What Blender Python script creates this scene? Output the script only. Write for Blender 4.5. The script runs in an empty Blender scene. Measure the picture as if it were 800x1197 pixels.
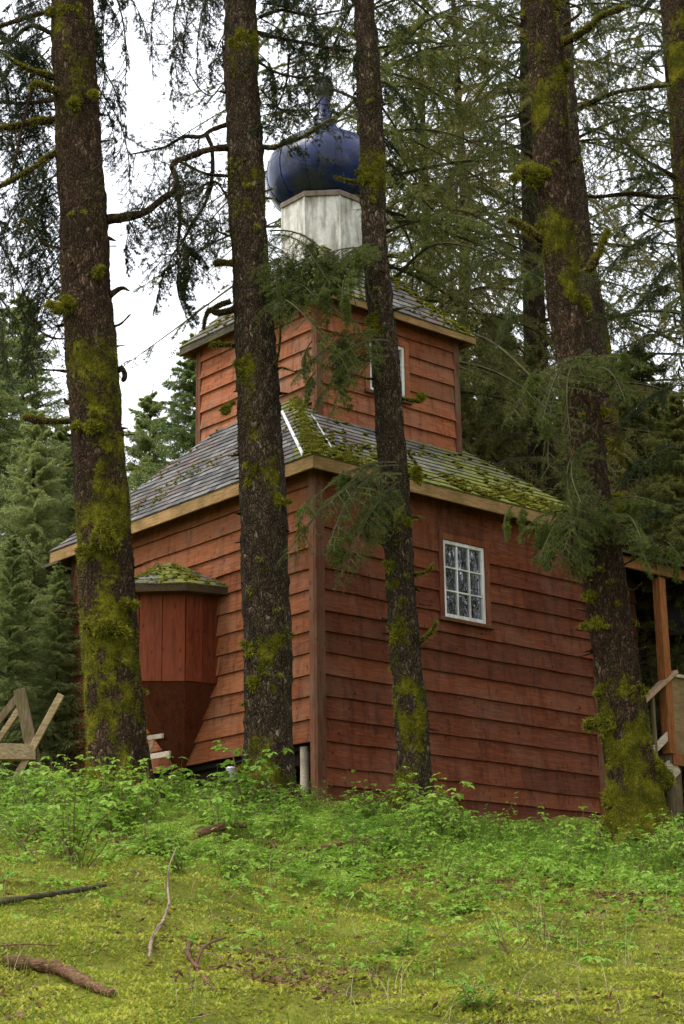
import bpy, math
import numpy as np
from mathutils import Vector
RNG = np.random.default_rng(7)
scene = bpy.context.scene
COL = scene.collection
rad = math.radians

# ------------------------------------------------------------------ camera (survey numbers solved from the photo)
FPX = 2180.24
PITCH, ROLL, YAW = rad(16.255), rad(.794), rad(48.747)
F_ = np.array([0, math.cos(PITCH), math.sin(PITCH)])
U0 = np.array([0, -math.sin(PITCH), math.cos(PITCH)])
R0 = np.array([1., 0, 0])
CR = math.cos(ROLL)*R0 - math.sin(ROLL)*U0
CU = math.cos(ROLL)*U0 + math.sin(ROLL)*R0
def ray(u, v): return (u-400)/FPX*CR - (v-598.5)/FPX*CU + F_
def at(u, v, Y):
    q = ray(u, v); return q*Y/q[1]
NX, NY = -.2911, 20.
DR = np.array([math.sin(YAW), math.cos(YAW)]); DL = np.array([-math.cos(YAW), math.sin(YAW)])
def W(a, b, z): return np.array([NX + a*DR[0] + b*DL[0], NY + a*DR[1] + b*DL[1], z])
def onb(u, v, b):
    q = ray(u, v); O = np.array([NX, NY]) + b*DL
    t, s = np.linalg.solve(np.array([[q[0], -DR[0]], [q[1], -DR[1]]]), O); return s, t*q[2]
def ona(u, v, a):
    q = ray(u, v); O = np.array([NX, NY]) + a*DR
    t, s = np.linalg.solve(np.array([[q[0], -DL[0]], [q[1], -DL[1]]]), O); return s, t*q[2]
def pxm(P): return FPX/float(P @ F_)      # pixels per metre at a point

cam = bpy.data.objects.new('camera', bpy.data.cameras.new('camera'))
COL.objects.link(cam)
from mathutils import Matrix
m = Matrix(((CR[0], CU[0], -F_[0], 0), (CR[1], CU[1], -F_[1], 0), (CR[2], CU[2], -F_[2], 0), (0, 0, 0, 1)))
cam.matrix_world = m
cam.data.sensor_fit = 'VERTICAL'; cam.data.sensor_height = 36; cam.data.lens = 36*FPX/1197
cam.data.clip_start = .1; cam.data.clip_end = 2000
scene.camera = cam

# ------------------------------------------------------------------ noise
def _h(ix, iy, iz, s):
    n = (ix*374761393 + iy*668265263 + iz*2147483647 + s*974711) & 0xffffffff
    n = ((n ^ (n >> 13))*1274126177) & 0xffffffff
    n = ((n ^ (n >> 15))*2246822519) & 0xffffffff
    return ((n ^ (n >> 16)) & 0xffff)/32767.5 - 1.
def vn(P, s=0):
    P = np.asarray(P, float); i = np.floor(P).astype(np.int64); f = P - i; f = f*f*(3-2*f)
    r = 0
    for dx in (0, 1):
        for dy in (0, 1):
            for dz in (0, 1):
                w = (f[..., 0] if dx else 1-f[..., 0])*(f[..., 1] if dy else 1-f[..., 1])*(f[..., 2] if dz else 1-f[..., 2])
                r = r + w*_h(i[..., 0]+dx, i[..., 1]+dy, i[..., 2]+dz, s)
    return r
def fbm(P, s=0, o=3):
    r = 0; a = 1.; P = np.asarray(P, float)
    for k in range(o): r = r + a*vn(P*2**k + 17.3*k, s+k); a *= .5
    return r/1.75
def xyz(x, y, z=0.): x = np.asarray(x, float); return np.stack([x, np.asarray(y, float)+0*x, np.asarray(z, float)+0*x], -1)
def nrm(v): return v/(np.linalg.norm(v, axis=-1, keepdims=True)+1e-9)

# ------------------------------------------------------------------ materials
def newmat(name):
    m = bpy.data.materials.new(name); m.use_nodes = True
    nt = m.node_tree; nt.nodes.clear()
    out = nt.nodes.new('ShaderNodeOutputMaterial')
    return m, nt, out
class NB:
    def __init__(s, nt): s.nt = nt
    def n(s, t, **k):
        x = s.nt.nodes.new(t)
        for a, b in k.items(): setattr(x, a, b)
        return x
    def l(s, a, b): s.nt.links.new(a, b)
    def put(s, sock, v):
        if hasattr(v, 'links') or isinstance(v, bpy.types.NodeSocket): s.l(v, sock)
        else: sock.default_value = v
    def coord(s, scale=(1, 1, 1), kind='Object'):
        t = s.n('ShaderNodeTexCoord'); mp = s.n('ShaderNodeMapping'); mp.inputs['Scale'].default_value = scale
        s.l(t.outputs[kind], mp.inputs[0]); return mp.outputs[0]
    def noise(s, vec, sc, det=4, rough=.6, dist=0):
        x = s.n('ShaderNodeTexNoise'); s.l(vec, x.inputs['Vector']); x.inputs['Scale'].default_value = sc
        x.inputs['Detail'].default_value = det; x.inputs['Roughness'].default_value = rough; x.inputs['Distortion'].default_value = dist
        return x.outputs['Fac']
    def voro(s, vec, sc, feat='F1', out='Distance', rnd=1):
        x = s.n('ShaderNodeTexVoronoi'); x.feature = feat; s.l(vec, x.inputs['Vector']); x.inputs['Scale'].default_value = sc
        x.inputs['Randomness'].default_value = rnd
        return x.outputs[out]
    def ramp(s, fac, stops, interp='LINEAR'):
        x = s.n('ShaderNodeValToRGB'); s.l(fac, x.inputs[0]); e = x.color_ramp.elements; x.color_ramp.interpolation = interp
        while len(e) < len(stops): e.new(.5)
        for i, (p, c) in enumerate(stops):
            e[i].position = p; e[i].color = (c[0], c[1], c[2], 1) if isinstance(c, tuple) else (c, c, c, 1)
        return x.outputs[0]
    def mix(s, f, a, b, typ='MIX'):
        x = s.n('ShaderNodeMix'); x.data_type = 'RGBA'; x.blend_type = typ
        s.put(x.inputs[0], f); s.put(x.inputs[6], a if not isinstance(a, tuple) else (*a, 1)); s.put(x.inputs[7], b if not isinstance(b, tuple) else (*b, 1))
        return x.outputs[2]
    def math(s, op, a, b=0., clamp=False):
        x = s.n('ShaderNodeMath'); x.operation = op; x.use_clamp = clamp; s.put(x.inputs[0], a); s.put(x.inputs[1], b); return x.outputs[0]
    def bump(s, h, st=.5, d=.01, prev=None):
        x = s.n('ShaderNodeBump'); x.inputs['Strength'].default_value = st; x.inputs['Distance'].default_value = d
        s.l(h, x.inputs['Height'])
        if prev is not None: s.l(prev, x.inputs['Normal'])
        return x.outputs[0]
    def attr(s, name):
        x = s.n('ShaderNodeAttribute'); x.attribute_name = name; return x.outputs['Fac']
    def island(s): return s.n('ShaderNodeNewGeometry').outputs['Random Per Island']
    def objrand(s): return s.n('ShaderNodeObjectInfo').outputs['Random']
    def pr(s, col, rough=.8, nor=None, metal=0., spec=.3):
        x = s.n('ShaderNodeBsdfPrincipled')
        s.put(x.inputs['Base Color'], (*col, 1) if isinstance(col, tuple) else col); s.put(x.inputs['Roughness'], rough)
        x.inputs['Metallic'].default_value = metal; x.inputs['Specular IOR Level'].default_value = spec
        if nor is not None: s.l(nor, x.inputs['Normal'])
        return x.outputs[0]

MOSS_STOPS = [(.30, (.018, .020, .004)), (.48, (.085, .082, .008)), (.66, (.30, .27, .018))]
def m_siding(name, axis, c1, c2, c3, weather):
    m, nt, out = newmat(name); b = NB(nt)
    g = (1.2, 14, 14) if axis == 'x' else ((14, 1.2, 14) if axis == 'y' else (14, 14, 1.2))
    v = b.coord(g); v0 = b.coord()
    grain = b.noise(v, 4, 6, .65, .4)
    stain = b.noise(v0, 2.2, 4, .6)
    fine = b.noise(b.coord(tuple(q*3 for q in g)), 6, 3)
    col = b.ramp(grain, [(.3, c1), (.5, c2), (.72, c3)])
    isl = b.island()
    col = b.mix(b.math('MULTIPLY', b.math('SUBTRACT', isl, .4, True), .55), col, c3)
    col = b.mix(b.ramp(stain, [(.42, 0.), (.75, weather)]), col, (.2, .14, .10))
    st2 = b.noise(b.coord((9, 9, 1.2)), 1.3, 3, .6)
    col = b.mix(b.ramp(st2, [(.5, 0.), (.75, .55)]), col, tuple(q*.35 for q in c1))
    knot = b.voro(b.coord((1, 1, 1)), 4.5)
    col = b.mix(b.ramp(knot, [(.03, .85), (.10, 0.)]), col, tuple(q*.25 for q in c1))
    kn2 = b.voro(b.coord((5, 5, 2.2)), 2.4)
    col = b.mix(b.ramp(kn2, [(.06, .6), (.22, 0.)]), col, tuple(q*.4 for q in c1))
    dk = b.math('ADD', b.math('MULTIPLY', b.math('FRACT', b.math('MULTIPLY', isl, 7.3)), .45), .72)
    hs = b.n('ShaderNodeHueSaturation'); b.l(col, hs.inputs['Color']); b.l(dk, hs.inputs['Value'])
    h = b.math('ADD', b.math('MULTIPLY', grain, .7), b.math('MULTIPLY', fine, .3))
    b.l(b.pr(hs.outputs[0], b.ramp(grain, [(.3, .6), (.7, .9)]), b.bump(h, .6, .008), spec=.10), out.inputs[0])
    return m
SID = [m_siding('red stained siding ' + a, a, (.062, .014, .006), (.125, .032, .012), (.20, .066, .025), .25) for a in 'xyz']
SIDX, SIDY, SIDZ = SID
SIDY = m_siding('weathered lighter red siding', 'y', (.095, .023, .008), (.20, .060, .020), (.30, .115, .045), .35)  # weathered end-wall siding; left wall's stronger light also put into the colour
TOWX = m_siding('weathered tower siding x', 'x', (.14, .034, .012), (.25, .074, .028), (.36, .14, .06), .4)
TOWY = m_siding('weathered tower siding y', 'y', (.17, .045, .015), (.28, .09, .036), (.36, .16, .085), .7)
TRIM = m_siding('brown trim', 'z', (.07, .022, .012), (.12, .042, .020), (.18, .08, .036), .5)
def m_wood(name, c1, c2, c3, axis='z', moss=0., sc=1.):
    m, nt, out = newmat(name); b = NB(nt)
    g = {'x': (1, 12, 12), 'y': (12, 1, 12), 'z': (12, 12, 1)}[axis]
    grain = b.noise(b.coord(g), 5*sc, 6, .65, .5)
    col = b.ramp(grain, [(.3, c1), (.5, c2), (.7, c3)])
    big = b.noise(b.coord(), 3, 4)
    col = b.mix(b.ramp(big, [(.45, 0.), (.75, .6)]), col, tuple(q*.45 for q in c1))
    if moss:
        col = b.mix(b.ramp(b.noise(b.coord(), 5, 5), [(.5-.1*moss, 0.), (.72, moss)]), col, (.08, .085, .012))
    b.l(b.pr(col, .8, b.bump(grain, .6, .008), spec=.1), out.inputs[0]); return m
FASC = m_wood('tan fascia board', (.20, .11, .045), (.32, .19, .08), (.42, .27, .12), 'x', .5)
FASCY = m_wood('tan fascia board y', (.20, .11, .045), (.32, .19, .08), (.42, .27, .12), 'y', .5)
FDARK = m_wood('mossy dark fascia', (.03, .025, .02), (.07, .055, .045), (.16, .13, .11), 'y', .8)
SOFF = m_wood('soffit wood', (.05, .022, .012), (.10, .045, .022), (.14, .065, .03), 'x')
NEWW = m_wood('new orange wood', (.15, .05, .016), (.26, .095, .03), (.36, .16, .06), 'z', .15)
PALE = m_wood('pale weathered wood', (.30, .24, .18), (.48, .40, .30), (.62, .55, .44), 'x')
GREYW = m_wood('grey weathered wood', (.08, .055, .032), (.15, .11, .065), (.27, .21, .13), 'z', .55)
PLY = m_wood('tan plywood', (.17, .11, .05), (.25, .17, .08), (.31, .22, .11), 'x', .3)
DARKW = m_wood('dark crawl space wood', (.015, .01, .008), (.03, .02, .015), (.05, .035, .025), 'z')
LOGW = m_wood('red brown rotten log', (.025, .013, .008), (.11, .05, .028), (.34, .21, .13), 'x', .5, 3)
STICK = m_wood('bleached stick', (.10, .065, .04), (.24, .17, .12), (.45, .38, .3), 'x', .2, 4)

def m_simple(name, col, rough=.7, metal=0, bumpsc=None, spec=.3, dirt=None):
    m, nt, out = newmat(name); b = NB(nt)
    c = (*col, 1); nor = None
    if dirt:
        c = b.mix(b.ramp(b.noise(b.coord((3, 3, .6)), 3, 5), [(.42, 0.), (.7, 1.)]), col, dirt)
        c = b.mix(b.ramp(b.noise(b.coord(), 14, 5), [(.5, 0.), (.75, .5)]), c, dirt)
    if bumpsc: nor = b.bump(b.noise(b.coord(), bumpsc, 4), .3, .004)
    x = b.pr(tuple(c[:3]) if isinstance(c, tuple) else c, rough, nor, metal, spec)
    b.l(x, out.inputs[0]); return m
WHITE0 = 0
WHITE = m_simple('white window paint', (.72, .71, .68), .5, 0, 30, dirt=(.4, .38, .33))
DRUMM = m_simple('algae stained white paint', (.60, .58, .52), .6, 0, 12, dirt=(.12, .105, .05))
BAND = m_simple('brown grey cornice', (.22, .17, .13), .7, 0, 12, dirt=(.09, .075, .04))
METAL = m_simple('pale flashing metal', (.62, .62, .64), .45, .3, 20, .5, dirt=(.42, .42, .4))
BRONZE = m_simple('dark bronze', (.018, .014, .013), .6, 0, 20, .1)
FINI = m_simple('dark finial paint', (.07, .065, .06), .6, .0, 20, .5, dirt=(.03, .03, .02))
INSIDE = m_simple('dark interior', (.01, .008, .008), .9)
def m_dome():
    m, nt, out = newmat('blue onion dome paint'); b = NB(nt)
    v = b.coord()
    col = b.ramp(b.noise(v, 2.5, 4), [(.3, (.002, .005, .020)), (.6, (.005, .016, .085)), (.8, (.014, .040, .17))])
    # dark patches, lower-left dark reflection put into the colour, and worn metal specks
    col = b.mix(b.ramp(b.noise(b.coord((1, 1, .7)), 1.6, 6, .65), [(.47, 0.), (.58, .85)]), col, (.022, .026, .03))
    col = b.mix(b.ramp(b.noise(b.coord(), 22, 5, .7), [(.62, 0.), (.72, .6)]), col, (.10, .12, .13))
    b.l(b.pr(col, b.ramp(b.noise(v, 6, 3), [(.3, .16), (.7, .38)]), b.bump(b.noise(v, 4, 4), .35, .03), 0, .32), out.inputs[0]); return m
DOME = m_dome()
def m_glass():
    m, nt, out = newmat('old window glass'); b = NB(nt)
    nor = b.bump(b.noise(b.coord((1, 1, .5)), 5.5, 1, .4), .35, .05)
    d = b.pr((.006, .007, .009), .1, nor)
    g = b.n('ShaderNodeBsdfGlossy'); g.inputs['Roughness'].default_value = .01; g.inputs['Color'].default_value = (.85, .88, .95, 1); b.l(nor, g.inputs['Normal'])
    mx = b.n('ShaderNodeMixShader'); mx.inputs[0].default_value = .34; b.l(d, mx.inputs[1]); b.l(g.outputs[0], mx.inputs[2])
    b.l(mx.outputs[0], out.inputs[0]); return m
GLASS = m_glass()
def m_shingle():
    m, nt, out = newmat('mossy grey shingles'); b = NB(nt)
    isl = b.island(); v = b.coord()
    col = b.ramp(isl, [(0., (.055, .055, .058)), (.5, (.12, .118, .115)), (1., (.20, .195, .185))])
    col = b.mix(b.ramp(b.noise(b.coord(), 30, 4), [(.4, 0.), (.7, .5)]), col, (.03, .028, .028))
    col = b.mix(b.ramp(b.noise(v, 2.4, 4), [(.52, 0.), (.64, .65)]), col, (.12, .062, .055))
    ms = b.attr('moss')
    n = b.math('ADD', b.noise(v, 9, 6, .7), b.math('MULTIPLY', b.noise(v, 45, 3), .25))
    fac = b.ramp(b.math('ADD', ms, b.math('MULTIPLY', b.math('SUBTRACT', n, .62), 2.6)), [(.42, 0.), (.62, 1.)])
    mc = b.ramp(b.noise(v, 20, 6, .8), [(.32, (.035, .04, .008)), (.5, (.12, .13, .014)), (.7, (.27, .27, .03))])
    col = b.mix(fac, col, mc)
    h = b.math('ADD', b.noise(v, 60, 4, .7), b.math('MULTIPLY', fac, .9))
    b.l(b.pr(col, .85, b.bump(h, .6, .012)), out.inputs[0]); return m
SHING = m_shingle()
def m_bark(name, ca, cb, cc):
    m, nt, out = newmat(name); b = NB(nt)
    v = b.coord((1, 1, .45)); v1 = b.coord()
    vd = b.n('ShaderNodeTexNoise'); b.l(v, vd.inputs['Vector']); vd.inputs['Scale'].default_value = 14
    vm = b.n('ShaderNodeVectorMath'); vm.operation = 'MULTIPLY_ADD'; b.l(vd.outputs['Color'], vm.inputs[0]); vm.inputs[1].default_value = (.10, .10, .10); b.l(v, vm.inputs[2])
    vv = vm.outputs[0]
    cell = b.voro(vv, 34, 'DISTANCE_TO_EDGE')
    cr = b.voro(vv, 34, 'F1', 'Color')
    sep = b.n('ShaderNodeSeparateColor'); b.l(cr, sep.inputs[0])
    col = b.ramp(sep.outputs[0], [(0., tuple(x*.6 for x in ca)), (.45, ca), (.8, cb), (.93, cb), (1., cc)])
    col = b.mix(b.ramp(b.noise(v1, 2.0, 4), [(.4, 0.), (.65, .7)]), col, tuple(x*.55 for x in ca))
    col = b.mix(b.ramp(b.noise(v1, 75, 4, .8), [(.56, 0.), (.66, .8)]), col, cc)
    col = b.mix(b.ramp(b.noise(v1, 9, 5, .7), [(.5, 0.), (.72, .5)]), col, (.055, .055, .015))
    col = b.mix(b.ramp(cell, [(.0, .85), (.12, 0.)]), col, (.015, .011, .009))
    # moss: vertex attribute + break-up
    n = b.noise(v1, 16, 6, .75)
    fac = b.ramp(b.math('ADD', b.attr('moss'), b.math('MULTIPLY', b.math('SUBTRACT', n, .5), 1.7)), [(.38, 0.), (.62, 1.)])
    mc = b.ramp(b.math('ADD', b.math('MULTIPLY', b.noise(v1, 5, 5, .7), .6), b.math('MULTIPLY', b.noise(v1, 70, 3, .7), .4)), MOSS_STOPS)
    col = b.mix(fac, col, mc)
    h = b.math('ADD', b.ramp(cell, [(0., 0.), (.25, 1.)]), b.math('MULTIPLY', b.noise(v1, 55, 5, .8), .8))
    h = b.math('ADD', h, b.math('MULTIPLY', b.math('MULTIPLY', fac, b.noise(v1, 110, 3)), 1.6))
    b.l(b.pr(col, .9, b.bump(h, 1., .02), spec=.04), out.inputs[0]); return m
BARK = m_bark('spruce bark', (.044, .025, .014), (.090, .052, .030), (.20, .145, .095))
BARKG = m_bark('grey spruce bark', (.048, .032, .019), (.10, .068, .041), (.25, .20, .135))
def m_leaf(name, stops, trans=.35, obj=False, sc=1.2, rough=.55):
    m, nt, out = newmat(name); b = NB(nt)
    f = b.math('ADD', b.math('MULTIPLY', b.island(), .45), b.math('MULTIPLY', b.noise(b.coord(), sc, 3), .6))
    if obj: f = b.math('ADD', f, b.math('MULTIPLY', b.math('SUBTRACT', b.objrand(), .5), .3))
    col = b.ramp(f, stops)
    d = b.pr(col, rough, spec=.12)
    t = b.n('ShaderNodeBsdfTranslucent'); b.l(col, t.inputs[0])
    mx = b.n('ShaderNodeMixShader'); mx.inputs[0].default_value = trans; b.l(d, mx.inputs[1]); b.l(t.outputs[0], mx.inputs[2])
    b.l(mx.outputs[0], out.inputs[0]); return m
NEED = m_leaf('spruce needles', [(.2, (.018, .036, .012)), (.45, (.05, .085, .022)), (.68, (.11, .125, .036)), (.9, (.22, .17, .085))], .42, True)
NEEDD = m_leaf('shaded spruce needles', [(.2, (.008, .016, .006)), (.5, (.022, .040, .012)), (.75, (.05, .065, .02)), (.95, (.10, .075, .035))], .22)  # darker copy of the needles; backlit silhouette tone put into the colour
NEEDM = m_leaf('olive spruce needles', [(.15, (.04, .056, .013)), (.42, (.11, .135, .030)), (.66, (.20, .20, .05)), (.9, (.31, .23, .10))], .5, True)
NEEDF = m_leaf('fresh spruce needles', [(.2, (.022, .036, .008)), (.45, (.062, .090, .014)), (.75, (.16, .19, .035))], .42)
NEEDB = m_leaf('blue green needles', [(.2, (.10, .155, .045)), (.5, (.23, .30, .09)), (.8, (.40, .43, .17))], .58, True)
TWIG = m_simple('dead twig bark', (.05, .038, .028), .9, 0, None, .1, dirt=(.08, .085, .03))
MOSSF = m_leaf('moss fronds', [(.25, (.03, .034, .006)), (.5, (.14, .14, .012)), (.8, (.34, .31, .025))], .3, False, 6)
GMOSS = m_leaf('ground moss', [(.15, (.045, .06, .01)), (.34, (.19, .235, .022)), (.56, (.37, .40, .04)), (.85, (.50, .44, .09))], .3, False, 2.2)
GRASS = m_leaf('grass blades', [(.2, (.05, .10, .012)), (.5, (.11, .21, .02)), (.9, (.24, .33, .05))], .4, False, 1.5)
STRAW = m_leaf('dry straw', [(.2, (.25, .19, .09)), (.8, (.55, .47, .3))], .25)
LEAFM = m_leaf('salmonberry leaves', [(.15, (.05, .12, .015)), (.42, (.13, .26, .028)), (.7, (.25, .39, .05)), (.95, (.40, .45, .12))], .42, True, 5, .45)
DEADL = m_leaf('dead leaves', [(.2, (.04, .02, .012)), (.6, (.13, .06, .03)), (.9, (.28, .17, .09))], .2)
STEM = m_simple('plant stem', (.12, .06, .03), .7, 0, None, .2, dirt=(.09, .11, .03))
def m_ground():
    m, nt, out = newmat('mossy forest floor'); b = NB(nt); v = b.coord()
    f = b.math('ADD', b.math('MULTIPLY', b.noise(v, 1.4, 5, .6), .6), b.math('MULTIPLY', b.noise(v, 30, 6, .75), .45))
    col = b.ramp(f, [(.32, (.028, .026, .008)), (.5, (.11, .12, .016)), (.66, (.21, .22, .03))])
    col = b.mix(b.ramp(b.noise(v, 2.6, 5, .7), [(.56, 0.), (.68, .8)]), col, (.06, .032, .016))
    b.l(b.pr(col, .95, b.bump(b.noise(v, 40, 6, .8), .9, .03), spec=.1), out.inputs[0]); return m
GROUND = m_ground()

# ------------------------------------------------------------------ object helpers
def tag(o, label=None, cat=None, group=None, kind=None):
    if label: o['label'] = label
    if cat: o['category'] = cat
    if group: o['group'] = group
    if kind: o['kind'] = kind
    return o
def empty(name, loc=(0, 0, 0), rz=0., label=None, cat=None, group=None):
    o = bpy.data.objects.new(name, None); COL.objects.link(o); o.location = [float(q) for q in loc]; o.rotation_euler.z = rz
    o.empty_display_size = .2
    return tag(o, label, cat, group)
def mesh_np(name, V, polys, mats, parent=None, midx=None, attrs=None, smooth=False):
    """V (n,3); polys: (m,k) int array (all the same k) or list of lists"""
    V = np.asarray(V, np.float32); me = bpy.data.meshes.new(name)
    me.vertices.add(len(V)); me.vertices.foreach_set('co', V.ravel())
    if isinstance(polys, np.ndarray):
        k = polys.shape[1]; tot = np.full(len(polys), k, np.int32); flat = polys.ravel().astype(np.int32)
    else:
        tot = np.array([len(p) for p in polys], np.int32); flat = np.concatenate([np.asarray(p, np.int32) for p in polys])
    st = np.concatenate([[0], np.cumsum(tot)[:-1]]).astype(np.int32)
    me.loops.add(len(flat)); me.loops.foreach_set('vertex_index', flat)
    me.polygons.add(len(tot)); me.polygons.foreach_set('loop_start', st); me.polygons.foreach_set('loop_total', tot)
    if midx is not None: me.polygons.foreach_set('material_index', np.asarray(midx, np.int32))
    for m in (mats if isinstance(mats, (list, tuple)) else [mats]): me.materials.append(m)
    if attrs:
        for an, av in attrs.items():
            a = me.attributes.new(an, 'FLOAT', 'POINT'); a.data.foreach_set('value', np.asarray(av, np.float32))
    me.update(calc_edges=True)
    me.polygons.foreach_set('use_smooth', np.full(len(tot), bool(smooth)))
    o = bpy.data.objects.new(name, me); COL.objects.link(o)
    if parent is not None: o.parent = parent
    return o
class MB:
    def __init__(s): s.V = []; s.P = []; s.M = []; s.A = []
    def add(s, v, p, mi=0, a=0.):
        k = len(s.V); s.V += [tuple(float(c) for c in q) for q in v]; s.P += [[i+k for i in f] for f in p]; s.M += [mi]*len(p)
        s.A += [a]*len(v) if np.isscalar(a) else list(a)
        return s
    def hexa(s, c, mi=0, a=0.):      # 8 corners: bottom 4 ccw, top 4 ccw
        return s.add(c, [(3, 2, 1, 0), (4, 5, 6, 7), (0, 1, 5, 4), (1, 2, 6, 5), (2, 3, 7, 6), (3, 0, 4, 7)], mi, a)
    def box(s, x0, x1, y0, y1, z0, z1, mi=0, a=0.):
        return s.hexa([(x0, y0, z0), (x1, y0, z0), (x1, y1, z0), (x0, y1, z0), (x0, y0, z1), (x1, y0, z1), (x1, y1, z1), (x0, y1, z1)], mi, a)
    def bar(s, p, q, w, h, up=(0, 0, 1), mi=0):
        p = np.array(p, float); q = np.array(q, float); d = nrm(q-p); up = np.array(up, float)
        sd = nrm(np.cross(d, up)); u = np.cross(sd, d); c = []
        for e in (p, q):
            for i, j in ((-1, -1), (1, -1), (1, 1), (-1, 1)): c.append(e + sd*w/2*i + u*h/2*j)
        return s.add(c, [(0, 3, 2, 1), (4, 5, 6, 7), (0, 1, 5, 4), (1, 2, 6, 5), (2, 3, 7, 6), (3, 0, 4, 7)], mi)
    def lathe(s, prof, cx, cy, n=32, mi=0, ph=0.):
        v = []; f = []
        for r, z in prof:
            for k in range(n):
                t = 2*math.pi*k/n + ph; v.append((cx + r*math.cos(t), cy + r*math.sin(t), z))
        for i in range(len(prof)-1):
            for k in range(n): f.append((i*n+k, i*n+(k+1) % n, (i+1)*n+(k+1) % n, (i+1)*n+k))
        f.append(tuple(range(n))[::-1]); f.append(tuple((len(prof)-1)*n+k for k in range(n)))
        return s.add(v, f, mi)
    def build(s, name, mats, parent=None, bevel=0., smooth=False, attr=None):
        o = mesh_np(name, np.array(s.V), s.P, mats, parent, s.M, {attr: s.A} if attr else None, smooth)
        if bevel:
            b = o.modifiers.new('bevel', 'BEVEL'); b.width = bevel; b.segments = 1; b.limit_method = 'ANGLE'
        return o

# ------------------------------------------------------------------ ground
def gz(x, y):
    x = np.asarray(x, float); y = np.asarray(y, float)
    z = np.where(y < 20, -1.5 + .1975*y, 2.45 + .1975*3*(1-np.exp(-(np.maximum(y, 20)-20)/3.)))
    z = np.where(y < -2, -1.9, z)
    xc = np.clip(x, -6, 5); z = z - .06*xc
    z = z + .22*np.exp(-((x+1.7)**2/5.5 + (y-17.2)**2/5.)) - .10*np.exp(-((x-2.6)**2/2.5 + (y-18.5)**2/4.))
    fade = np.clip((60-np.abs(y-15))/20, 0, 1)
    return z + fade*(.10*vn(xyz(x*.7, y*.7)) + .06*vn(xyz(x*2.1, y*2.1), 3) + .035*vn(xyz(x*5, y*5), 5))
def grid(xs, ys):
    X, Y = np.meshgrid(xs, ys); Z = gz(X, Y); V = np.stack([X, Y, Z], -1).reshape(-1, 3)
    nx, ny = len(xs), len(ys); i = np.arange(nx*ny).reshape(ny, nx)
    return V, np.stack([i[:-1, :-1], i[:-1, 1:], i[1:, 1:], i[1:, :-1]], -1).reshape(-1, 4)
xs = np.concatenate([[-900, -300, -100, -50, -25], np.arange(-14, -5, .8), np.arange(-5, 5.01, .06), np.arange(5.8, 14, .8), [25, 50, 100, 300, 900]])
ys = np.concatenate([[-300, -100, -40, -15], np.arange(-6, 7, .7), np.arange(7, 21, .06), np.arange(21, 34, .6), [40, 55, 80, 150, 400, 1200]])
V, P = grid(xs, ys)
g = mesh_np('ground', V, P, GROUND, smooth=True); tag(g, 'mossy forest floor rising to the chapel', kind='structure')

# ------------------------------------------------------------------ chapel
LA, LB, TA = 4.587, 4.869, 2.413
chapel = empty('chapel', W(0, 0, 0), rad(90)-YAW, 'small red brown wooden chapel with blue onion dome among the spruces', 'chapel')
def _course(mb, axis, fixed, out, s0, s1, z0, z1, i, seed, step):
    n = max(2, int((s1-s0)/step)+1); us = np.linspace(s0, s1, n)
    w = .006*vn(xyz(us*2.3, i*7.1+seed)) + .003*vn(xyz(us*9, i*3.3+seed))
    ob = .040 + .004*vn(xyz(us*1.1, i*5.7+seed, 3.3)); ot = .008
    def pt(u, o, z): return (u, fixed+out*o, z) if axis == 'x' else (fixed+out*o, u, z)
    v = []; f = []
    for k in range(n):
        v += [pt(us[k], 0, z0+w[k]), pt(us[k], ob[k], z0+w[k]), pt(us[k], ot, z1), pt(us[k], 0, z1)]
    for k in range(n-1):
        for j in range(3): f.append((4*k+j, 4*k+j+1, 4*k+5+j, 4*k+4+j))
    f += [(0, 1, 2, 3), (4*n-4, 4*n-1, 4*n-2, 4*n-3)]
    mb.add(v, f)
def courses(mb, axis, fixed, out, u0, u1, zl, hole=None, seed=0, step=.16):
    """lap siding on a plane; axis 'x' runs along a at b=fixed, axis 'y' along b at a=fixed; out = sign of outward normal"""
    for i in range(len(zl)-1):
        z0, z1 = zl[i]-.012, zl[i+1]
        spans = [(u0, u1, z0, z1)]
        if hole and z1 > hole[2] and z0 < hole[3]:
            spans = [(u0, hole[0], z0, z1), (hole[1], u1, z0, z1)]
            if z0 < hole[2]: spans.append((hole[0], hole[1], z0, hole[2]))
            if z1 > hole[3]: spans.append((hole[0], hole[1], hole[3], z1))
        zc0, zc1 = z0, z1
        for s0, s1, z0, z1 in spans:
            if s1-s0 > 1.6:
                jn = s0+(s1-s0)*(.25+.5*abs(float(vn(np.array([i*3.7+seed, 1.5, 2.5])))*1.6 % 1)); SP = [(s0, jn-.0015), (jn+.0015, s1)] if (i+seed) % 3 == 0 else [(s0, s1)]
            else: SP = [(s0, s1)]
            for s0, s1 in SP:
              _course(mb, axis, fixed, out, s0, s1, z0, z1, i, seed, step)
ZL = [2.56, 2.812, 3.005, 3.282, 3.532, 3.778, 4.016, 4.261, 4.5, 4.735, 4.976, 5.214, 5.452, 5.69, 5.93, 6.17, 6.42]
WIN = (1.93, 2.63, 4.90, 5.86)
mb = MB(); courses(mb, 'x', 0, -1, .0, LA, ZL[:14]+[6.42], WIN, 1); mb.build('wall', SIDX, chapel)
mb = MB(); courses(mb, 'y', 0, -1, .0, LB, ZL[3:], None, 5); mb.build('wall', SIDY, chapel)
mb = MB(); courses(mb, 'x', LB, 1, 0, LA, ZL[3:], None, 9); mb.build('wall', SIDX, chapel)
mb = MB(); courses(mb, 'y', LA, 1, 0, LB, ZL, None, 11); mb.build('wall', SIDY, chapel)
mb = MB()
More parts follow.
